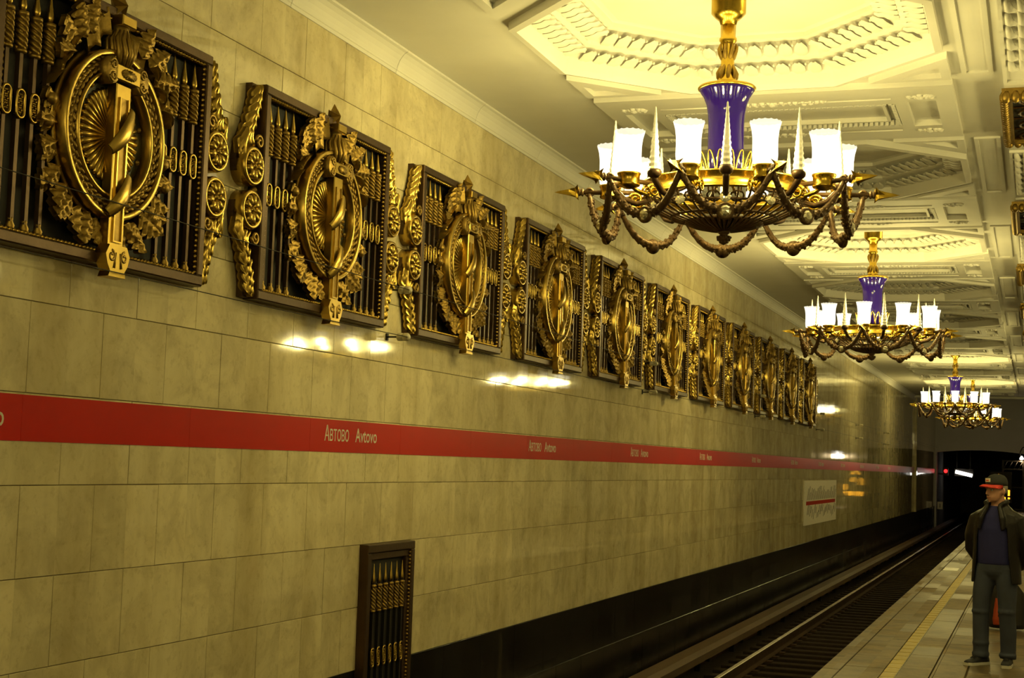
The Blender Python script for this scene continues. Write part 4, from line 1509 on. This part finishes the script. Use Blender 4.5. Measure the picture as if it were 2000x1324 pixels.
bl = bpy.data.objects.new('lamp_light', bpy.data.lights.new('lamp_light', 'POINT'))
bl.data.energy = 60
bl.data.color = (1.0, 0.75, 0.40)
bl.data.shadow_soft_size = 0.12
COL.objects.link(bl)
bl.parent = lampa
bl.location = (-0.14, -0.05, -0.06)
put('lamp_head', MB().lathe([(0.02, 0.5), (0.09, 0.4), (0.10, 0.33), (0.04, 0.3)], 12, ax=(-0.14, 0, -0.28)), lampa, mat='tube_glow')

# ---- white marker plates on the platform
wm = MB().box(-0.13, 0.13, -0.42, 0.42, 0.0, 0.006).mesh('floor_marker', 'white_paint')
def ray_floor(px, py):
    a, b_ = (px - 1000) / F_PX, (662 - py) / F_PX
    d = r2 * a + u2 * b_ + fwd
    t = -EYE / d.z
    return d.x * t, d.y * t
fx, fy = ray_floor(1858, 1112)
tag(put('floor_marker', wm, None, (fx, fy, 0.0)), 'white rectangular marker plate between platform edge and yellow strip', 'marker')

# ================================================================== PEOPLE
def solid(parts, name, mat, voxel=0.012, smooth=4):
    """melt overlapping lofts into one continuous skin"""
    q = MB()
    for p_ in parts:
        q.merge(p_)
    me = q.mesh(name, mat)
    ob = bpy.data.objects.new('tmp', me)
    COL.objects.link(ob)
    r = ob.modifiers.new('r', 'REMESH')
    r.mode = 'VOXEL'
    r.voxel_size = voxel
    s = ob.modifiers.new('s', 'SMOOTH')
    s.factor = 0.5
    s.iterations = smooth
    dg = bpy.context.evaluated_depsgraph_get()
    out = bpy.data.meshes.new_from_object(ob.evaluated_get(dg))
    bpy.data.objects.remove(ob)
    out.materials.clear()
    out.materials.append(MATS[mat])
    out.polygons.foreach_set('use_smooth', [True] * len(out.polygons))
    out.name = name
    return out


def loft(rings, n=18, cap=True):
    """rings: (cx, cy, z, rx, ry)"""
    q = MB()
    vs_, fs_ = [], []
    for cx, cy, z, rx, ry in rings:
        for k in range(n):
            a = 2 * PI * k / n
            vs_.append((cx + rx * cos(a), cy + ry * sin(a), z))
    for i in range(len(rings) - 1):
        for k in range(n):
            k2 = (k + 1) % n
            fs_.append((i * n + k, i * n + k2, (i + 1) * n + k2, (i + 1) * n + k))
    fs_.append(tuple(range(n))[::-1])
    fs_.append(tuple((len(rings) - 1) * n + k for k in range(n)))
    return q.add(vs_, fs_, True)


def limb(pts, n=12):
    return MB().tube([p_[:3] for p_ in pts], [p_[3] for p_ in pts], n)


def hand_mb(w, d, s):
    """w wrist, d direction of the hand (unit), s side sign; palm, four fingers, thumb"""
    w, d = Vector(w), Vector(d).normalized()
    side = Vector((0, 1, 0)) - d * d.y
    side = side.normalized() if side.length > 0.1 else Vector((1, 0, 0))
    nrm = d.cross(side)
    q = MB()
    q.tube([w, w + d * 0.045, w + d * 0.09], [0.026, 0.038, 0.034], 10)
    for i, ln in enumerate((0.068, 0.078, 0.072, 0.056)):
        b0 = w + d * 0.085 + side * (-0.028 + 0.0187 * i)
        q.tube([b0, b0 + d * ln * 0.5 + nrm * 0.008 * s, b0 + d * ln * 0.85 + nrm * 0.03 * s, b0 + d * ln + nrm * 0.045 * s], [0.0105, 0.0098, 0.009, 0.006], 8)
    b0 = w + d * 0.03 - side * 0.028
    q.tube([b0, b0 + d * 0.035 - side * 0.02 + nrm * 0.012 * s, b0 + d * 0.06 - side * 0.022 + nrm * 0.03 * s], [0.014, 0.012, 0.008], 8)
    return q


def build_person(name, loc, rz, H, label, coat, trousers, shirt, cap, head_turn=0.0, detail=True):
    """figure facing local -y, x to its left; base height 1.75 scaled by H"""
    root = empty(name, loc, (0, 0, rz))
    tag(root, label, 'person')
    k = H / 1.75
    root.scale = (k, k, k)
    # body, one continuous skin
    hipx = 0.095
    lf, rf = (0.10, 0.03), (-0.125, -0.06)          # feet (x, y)
    body = [
        loft([(0, 0.0, 0.88, 0.13, 0.085), (0, 0.0, 0.94, 0.155, 0.105), (0, 0, 1.02, 0.155, 0.11), (0, 0, 1.15, 0.16, 0.115), (0, -0.005, 1.28, 0.175, 0.12), (0, 0, 1.38, 0.175, 0.10), (0, 0.01, 1.44, 0.12, 0.075), (0, 0.012, 1.475, 0.06, 0.058)]),
        limb([(0, 0.015, 1.43, 0.062), (0, 0.005, 1.50, 0.056), (0, -0.005, 1.56, 0.056)]),
        limb([(hipx, 0, 0.88, 0.085), (0.105, -0.005, 0.65, 0.072), (0.105, -0.01, 0.48, 0.056), (0.105, 0.02, 0.33, 0.055), (lf[0], lf[1] + 0.01, 0.10, 0.04)]),
        limb([(-hipx, 0, 0.88, 0.085), (-0.12, -0.03, 0.65, 0.072), (-0.125, -0.045, 0.48, 0.056), (-0.125, -0.04, 0.33, 0.055), (rf[0], rf[1] + 0.01, 0.10, 0.04)]),
    ]
    hands = []
    for s in (-1, 1):
        body.append(limb([(s * 0.165, 0.005, 1.385, 0.052), (s * 0.225, 0.02, 1.25, 0.046), (s * 0.25, 0.06, 1.08, 0.038), (s * 0.20, 0.13, 0.95, 0.034), (s * 0.13, 0.165, 0.90, 0.027)]))
        body.append(hand_mb((s * 0.13, 0.165, 0.90), (-s * 0.8, 0.1, -0.45), s))
    put('body', solid(body, 'body', 'skin', 0.011, 4), root)
    # head
    hd = put('head', None, root, (0, -0.01, 1.545), (0, 0, head_turn))
    bpy.data.objects.remove(hd)
    hparts = [loft([(0, -0.045, -0.035, 0.030, 0.030), (0, -0.04, -0.02, 0.048, 0.052), (0, -0.025, 0.01, 0.060, 0.078), (0, -0.01, 0.05, 0.068, 0.092), (0, 0.0, 0.10, 0.074, 0.100), (0, 0.003, 0.14, 0.074, 0.099), (0, 0.004, 0.175, 0.064, 0.086), (0, 0.004, 0.205, 0.035, 0.05)], 20),
              limb([(0, -0.100, 0.085, 0.010), (0, -0.113, 0.060, 0.012), (0, -0.118, 0.043, 0.015), (0, -0.102, 0.035, 0.013)], 8),
              limb([(-0.055, -0.082, 0.094, 0.010), (0, -0.098, 0.098, 0.011), (0.055, -0.082, 0.094, 0.010)], 8),
              limb([(-0.02, -0.088, 0.006, 0.010), (0, -0.094, 0.006, 0.012), (0.02, -0.088, 0.006, 0.010)], 8),
              limb([(0, -0.078, -0.028, 0.016), (0, -0.086, -0.024, 0.015)], 8),
              limb([(0, 0.03, -0.07, 0.055), (0, 0.015, 0.03, 0.058)], 14)]
    for s in (-1, 1):
        hparts.append(MB().ball((s * 0.076, 0.012, 0.065), 0.026, 8, 6, 1.3, 0.6))
    Rz = (0, 0, head_turn)
    head = put('head', solid(hparts, 'head', 'skin', 0.006, 3), root, (0, -0.008, 1.545), Rz)
    eyes = MB()
    for s in (-1, 1):
        eyes.ball((s * 0.031, -0.083, 0.078), 0.0125, 8, 6)
    put('eyes', eyes, head, mat='eye_white')
    iris = MB()
    for s in (-1, 1):
        iris.ball((s * 0.031, -0.0925, 0.078), 0.0055, 8, 6)
    put('irises', iris, head, mat='map_ink')
    put('lips', MB().tube([(-0.024, -0.094, 0.006), (0, -0.1035, 0.007), (0.024, -0.094, 0.006)], [0.003, 0.0055, 0.003], 6), head, mat='lips')
    hr = MB()
    hr.add([], [])
    hl = loft([(0, 0.03, 0.045, 0.068, 0.075), (0, 0.02, 0.09, 0.079, 0.089), (0, 0.012, 0.14, 0.080, 0.097), (0, 0.006, 0.18, 0.068, 0.092), (0, 0.004, 0.212, 0.036, 0.052)], 20)
    put('hair', hl, head, mat='hair_grey')
    if cap:
        cp_ = empty('tmp')
        bpy.data.objects.remove(cp_)
        crown = loft([(0, 0.0, 0.118, 0.085, 0.109), (0, 0.002, 0.15, 0.086, 0.110), (0, 0.004, 0.185, 0.078, 0.099), (0, 0.006, 0.212, 0.055, 0.072), (0, 0.006, 0.226, 0.02, 0.03)], 22)
        cobj = put('cap', crown, head, mat='cap_dark')
        vs_, fs_ = [], []
        NB = 14
        for i in range(NB + 1):
            a = PI + PI * i / NB
            for j, (e_, dz) in enumerate(((0.0, 0), (0.5, 0.004), (1.0, -0.012))):
                reach = 0.085 * sin(PI * i / NB) ** 0.6
                x = 0.086 * cos(a) * (1 - 0.05 * e_)
                yv = 0.108 * sin(a) - reach * e_
                vs_.append((x, yv, 0.124 + dz - 0.018 * (x / 0.08) ** 2 * e_))
        for i in range(NB):
            for j in range(2):
                fs_.append((i * 3 + j, i * 3 + j + 1, (i + 1) * 3 + j + 1, (i + 1) * 3 + j))
        nv = len(vs_)
        vs_ += [(x, y, z - 0.006) for x, y, z in vs_]
        fs_ += [tuple(v + nv for v in f[::-1]) for f in fs_]
        for i in range(NB):
            fs_.append((i * 3 + 2, i * 3 + 2 + nv, (i + 1) * 3 + 2 + nv, (i + 1) * 3 + 2))
        br = MB()
        br.add(vs_, fs_, True)
        put('cap_brim', br, cobj, mat='cap_red')
        put('cap_badge', MB().box(-0.026, 0.026, -0.113, -0.1, 0.15, 0.185), cobj, mat='letter_white')
        put('cap_badge_mark', MB().box(-0.018, 0.018, -0.1145, -0.1, 0.158, 0.168), cobj, mat='cap_red')
    # trousers
    tr = [loft([(0, 0.0, 0.79, 0.10, 0.075), (0, 0.0, 0.84, 0.165, 0.115), (0, 0.0, 0.87, 0.175, 0.125), (0, 0, 0.93, 0.178, 0.128), (0, 0, 1.0, 0.172, 0.124)])]
    tr.append(limb([(hipx - 0.005, 0, 0.90, 0.104), (0.105, -0.005, 0.66, 0.090), (0.108, -0.01, 0.48, 0.077), (0.108, 0.02, 0.30, 0.075), (lf[0], lf[1] + 0.012, 0.13, 0.070), (lf[0], lf[1] + 0.008, 0.065, 0.074)], 16))
    tr.append(limb([(-hipx + 0.005, 0, 0.90, 0.104), (-0.12, -0.03, 0.66, 0.090), (-0.127, -0.045, 0.48, 0.077), (-0.128, -0.04, 0.30, 0.075), (rf[0], rf[1] + 0.012, 0.13, 0.070), (rf[0], rf[1] + 0.008, 0.065, 0.074)], 16))
    for (x, y, z, r) in ((0.108, -0.02, 0.5, 0.082), (-0.127, -0.055, 0.49, 0.082), (0.10, 0.03, 0.10, 0.080), (-0.125, -0.05, 0.10, 0.080), (-0.125, -0.05, 0.2, 0.077)):
        tr.append(limb([(x, y, z - 0.01, r), (x, y, z + 0.012, r)], 16))
    put('trousers', solid(tr, 'trousers', trousers, 0.011, 3), root)
    # shirt
    sh = [loft([(0, 0, 0.93, 0.176, 0.132), (0, -0.005, 1.02, 0.178, 0.135), (0, -0.008, 1.12, 0.178, 0.138), (0, -0.008, 1.26, 0.186, 0.136), (0, 0, 1.38, 0.182, 0.112), (0, 0.012, 1.45, 0.12, 0.082), (0, 0.012, 1.475, 0.072, 0.066)], 22)]
    put('shirt', solid(sh, 'shirt', shirt, 0.011, 2), root)
    # jacket: back and two open fronts, sleeves
    jk = []
    NJ = 26
    for lay in (0,):
        rings = [(0.0, 0.76, 0.232, 0.175), (0.0, 0.9, 0.226, 0.170), (0.0, 1.05, 0.220, 0.165), (0.0, 1.2, 0.222, 0.160), (0.0, 1.32, 0.222, 0.145), (0.006, 1.40, 0.198, 0.118), (0.012, 1.45, 0.138, 0.092), (0.016, 1.50, 0.088, 0.080)]
        vs_, fs_ = [], []
        op = [0.95, 0.88, 0.80, 0.74, 0.62, 0.58, 0.52, 0.6]
        for ri, (cy, z, rx, ry) in enumerate(rings):
            for tk in (1.0, 0.90):
                for i in range(NJ + 1):
                    a = -PI / 2 + op[ri] + (2 * PI - 2 * op[ri]) * i / NJ
                    vs_.append((rx * tk * cos(a), cy + ry * tk * sin(a), z))
        w = NJ + 1
        for ri in range(len(rings) - 1):
            o0, o1 = ri * 2 * w, (ri + 1) * 2 * w
            for i in range(NJ):
                fs_.append((o0 + i, o0 + i + 1, o1 + i + 1, o1 + i))
                fs_.append((o0 + w + i, o1 + w + i, o1 + w + i + 1, o0 + w + i + 1))
            fs_.append((o0, o1, o1 + w, o0 + w))
            fs_.append((o0 + NJ, o0 + w + NJ, o1 + w + NJ, o1 + NJ))
        for i in range(NJ):
            fs_.append((i, w + i, w + i + 1, i + 1))
            o1 = (len(rings) - 1) * 2 * w
            fs_.append((o1 + i, o1 + i + 1, o1 + w + i + 1, o1 + w + i))
        q = MB()
        q.add(vs_, fs_, True)
        jk.append(q)
    for s in (-1, 1):
        jk.append(limb([(s * 0.130, 0.008, 1.385, 0.062), (s * 0.195, 0.012, 1.345, 0.074), (s * 0.243, 0.025, 1.20, 0.073), (s * 0.262, 0.06, 1.07, 0.066), (s * 0.215, 0.13, 0.96, 0.058), (s * 0.150, 0.165, 0.915, 0.050)], 14))
        jk.append(limb([(s * 0.05, -0.085, 1.475, 0.018), (s * 0.085, -0.06, 1.50, 0.022), (s * 0.095, 0.02, 1.515, 0.022), (s * 0.04, 0.085, 1.52, 0.022), (0, 0.092, 1.52, 0.022)], 8))
        jk.append(limb([(s * 0.055, -0.085, 1.47, 0.02), (s * 0.10, -0.128, 1.36, 0.03), (s * 0.115, -0.145, 1.25, 0.018)], 8))
    put('jacket', solid(jk, 'jacket', coat, 0.010, 3), root)
    # shoes
    for (fx_, fy_), turn in ((lf, 0.25), (rf, -0.35)):
        pr_ = [(fx_, fy_, 0)]
        up_ = []
        e_ = MB()
        vs_, fs_ = [], []
        sec = [(0.085, 0.036, 0.085), (0.05, 0.043, 0.10), (0.0, 0.042, 0.105), (-0.05, 0.043, 0.085), (-0.10, 0.048, 0.065), (-0.15, 0.046, 0.052), (-0.185, 0.028, 0.042)]
        for yy_, hw2, hh in sec:
            for i in range(10):
                a = PI * i / 9
                vs_.append((hw2 * cos(a), yy_, 0.022 + (hh - 0.022) * sin(a) ** 0.7))
        for i in range(len(sec) - 1):
            for j in range(9):
                fs_.append((i * 10 + j, i * 10 + j + 1, (i + 1) * 10 + j + 1, (i + 1) * 10 + j)[::-1])
            fs_.append((i * 10 + 9, i * 10, (i + 1) * 10, (i + 1) * 10 + 9)[::-1])
        fs_ += [tuple(range(10)), tuple((len(sec) - 1) * 10 + j for j in range(10))[::-1]]
        e_.add(vs_, fs_, True)
        so = put('shoe', e_, root, (fx_, fy_, 0), (0, 0, turn), mat='shoe_dark')
        outline = [(0.038, 0.088), (-0.038, 0.088), (-0.046, 0.04), (-0.045, -0.05), (-0.051, -0.10), (-0.049, -0.155), (-0.03, -0.192), (0.03, -0.192), (0.049, -0.155), (0.051, -0.10), (0.045, -0.05), (0.046, 0.04)]
        put('sole', MB().prism(outline, 0.0, 0.026), so, mat='sole_white')
        lc = MB()
        for j in range(4):
            yy_ = -0.03 - j * 0.024
            lc.tube([(-0.025, yy_, 0.088 - j * 0.007), (0, yy_ - 0.006, 0.096 - j * 0.007), (0.025, yy_, 0.088 - j * 0.007)], 0.004, 5)
        put('laces', lc, so, mat='shoe_dark')
    return root


mx_, my_ = -0.345, 14.62
build_person('person', (mx_, my_, 0), -0.35, 1.745, 'person in dark red-brimmed cap, black jacket, blue shirt and jeans, standing', 'leather', 'jeans', 'shirt_blue', True, head_turn=-0.45)
build_person('person', (0.11, 18.3, 0), 0.5, 1.68, 'person in dark navy coat, standing behind the man in the cap', 'coat_navy', 'coat_navy', 'coat_navy', False, head_turn=0.3)

# ---- black and red bag standing on the floor behind the man
bx_, by_ = ray_floor(1962, 1232)
bg = empty('travel_bag', (bx_ + 0.02, by_ + 0.12, 0))
tag(bg, 'black travel bag with a red front pocket, standing behind the man', 'bag')
bb = [loft([(0, 0, 0.02, 0.19, 0.10), (0, 0, 0.06, 0.215, 0.125), (0, 0, 0.25, 0.21, 0.125), (0, 0, 0.42, 0.19, 0.11), (0, 0, 0.52, 0.12, 0.07), (0, 0, 0.54, 0.06, 0.04)], 20)]
put('bag_body', solid(bb, 'bag_body', 'bag_black', 0.012, 3), bg)
pk = [loft([(-0.07, -0.10, 0.06, 0.075, 0.04), (-0.07, -0.105, 0.12, 0.085, 0.05), (-0.08, -0.10, 0.24, 0.06, 0.04), (-0.09, -0.095, 0.36, 0.035, 0.03)], 14)]
put('pocket', solid(pk, 'pocket', 'bag_red', 0.01, 2), bg)
put('strap', MB().tube([(-0.05, 0, 0.52), (-0.045, -0.01, 0.60), (0, -0.012, 0.63), (0.045, -0.01, 0.60), (0.05, 0, 0.52)], 0.014, 6), bg, mat='bag_black')
put('badge', MB().lathe([(0.022, 0.0), (0.022, -0.012), (0.001, -0.014)], 12, axis='y', ax=(-0.07, -0.152, 0.17)), bg, mat='bag_black')
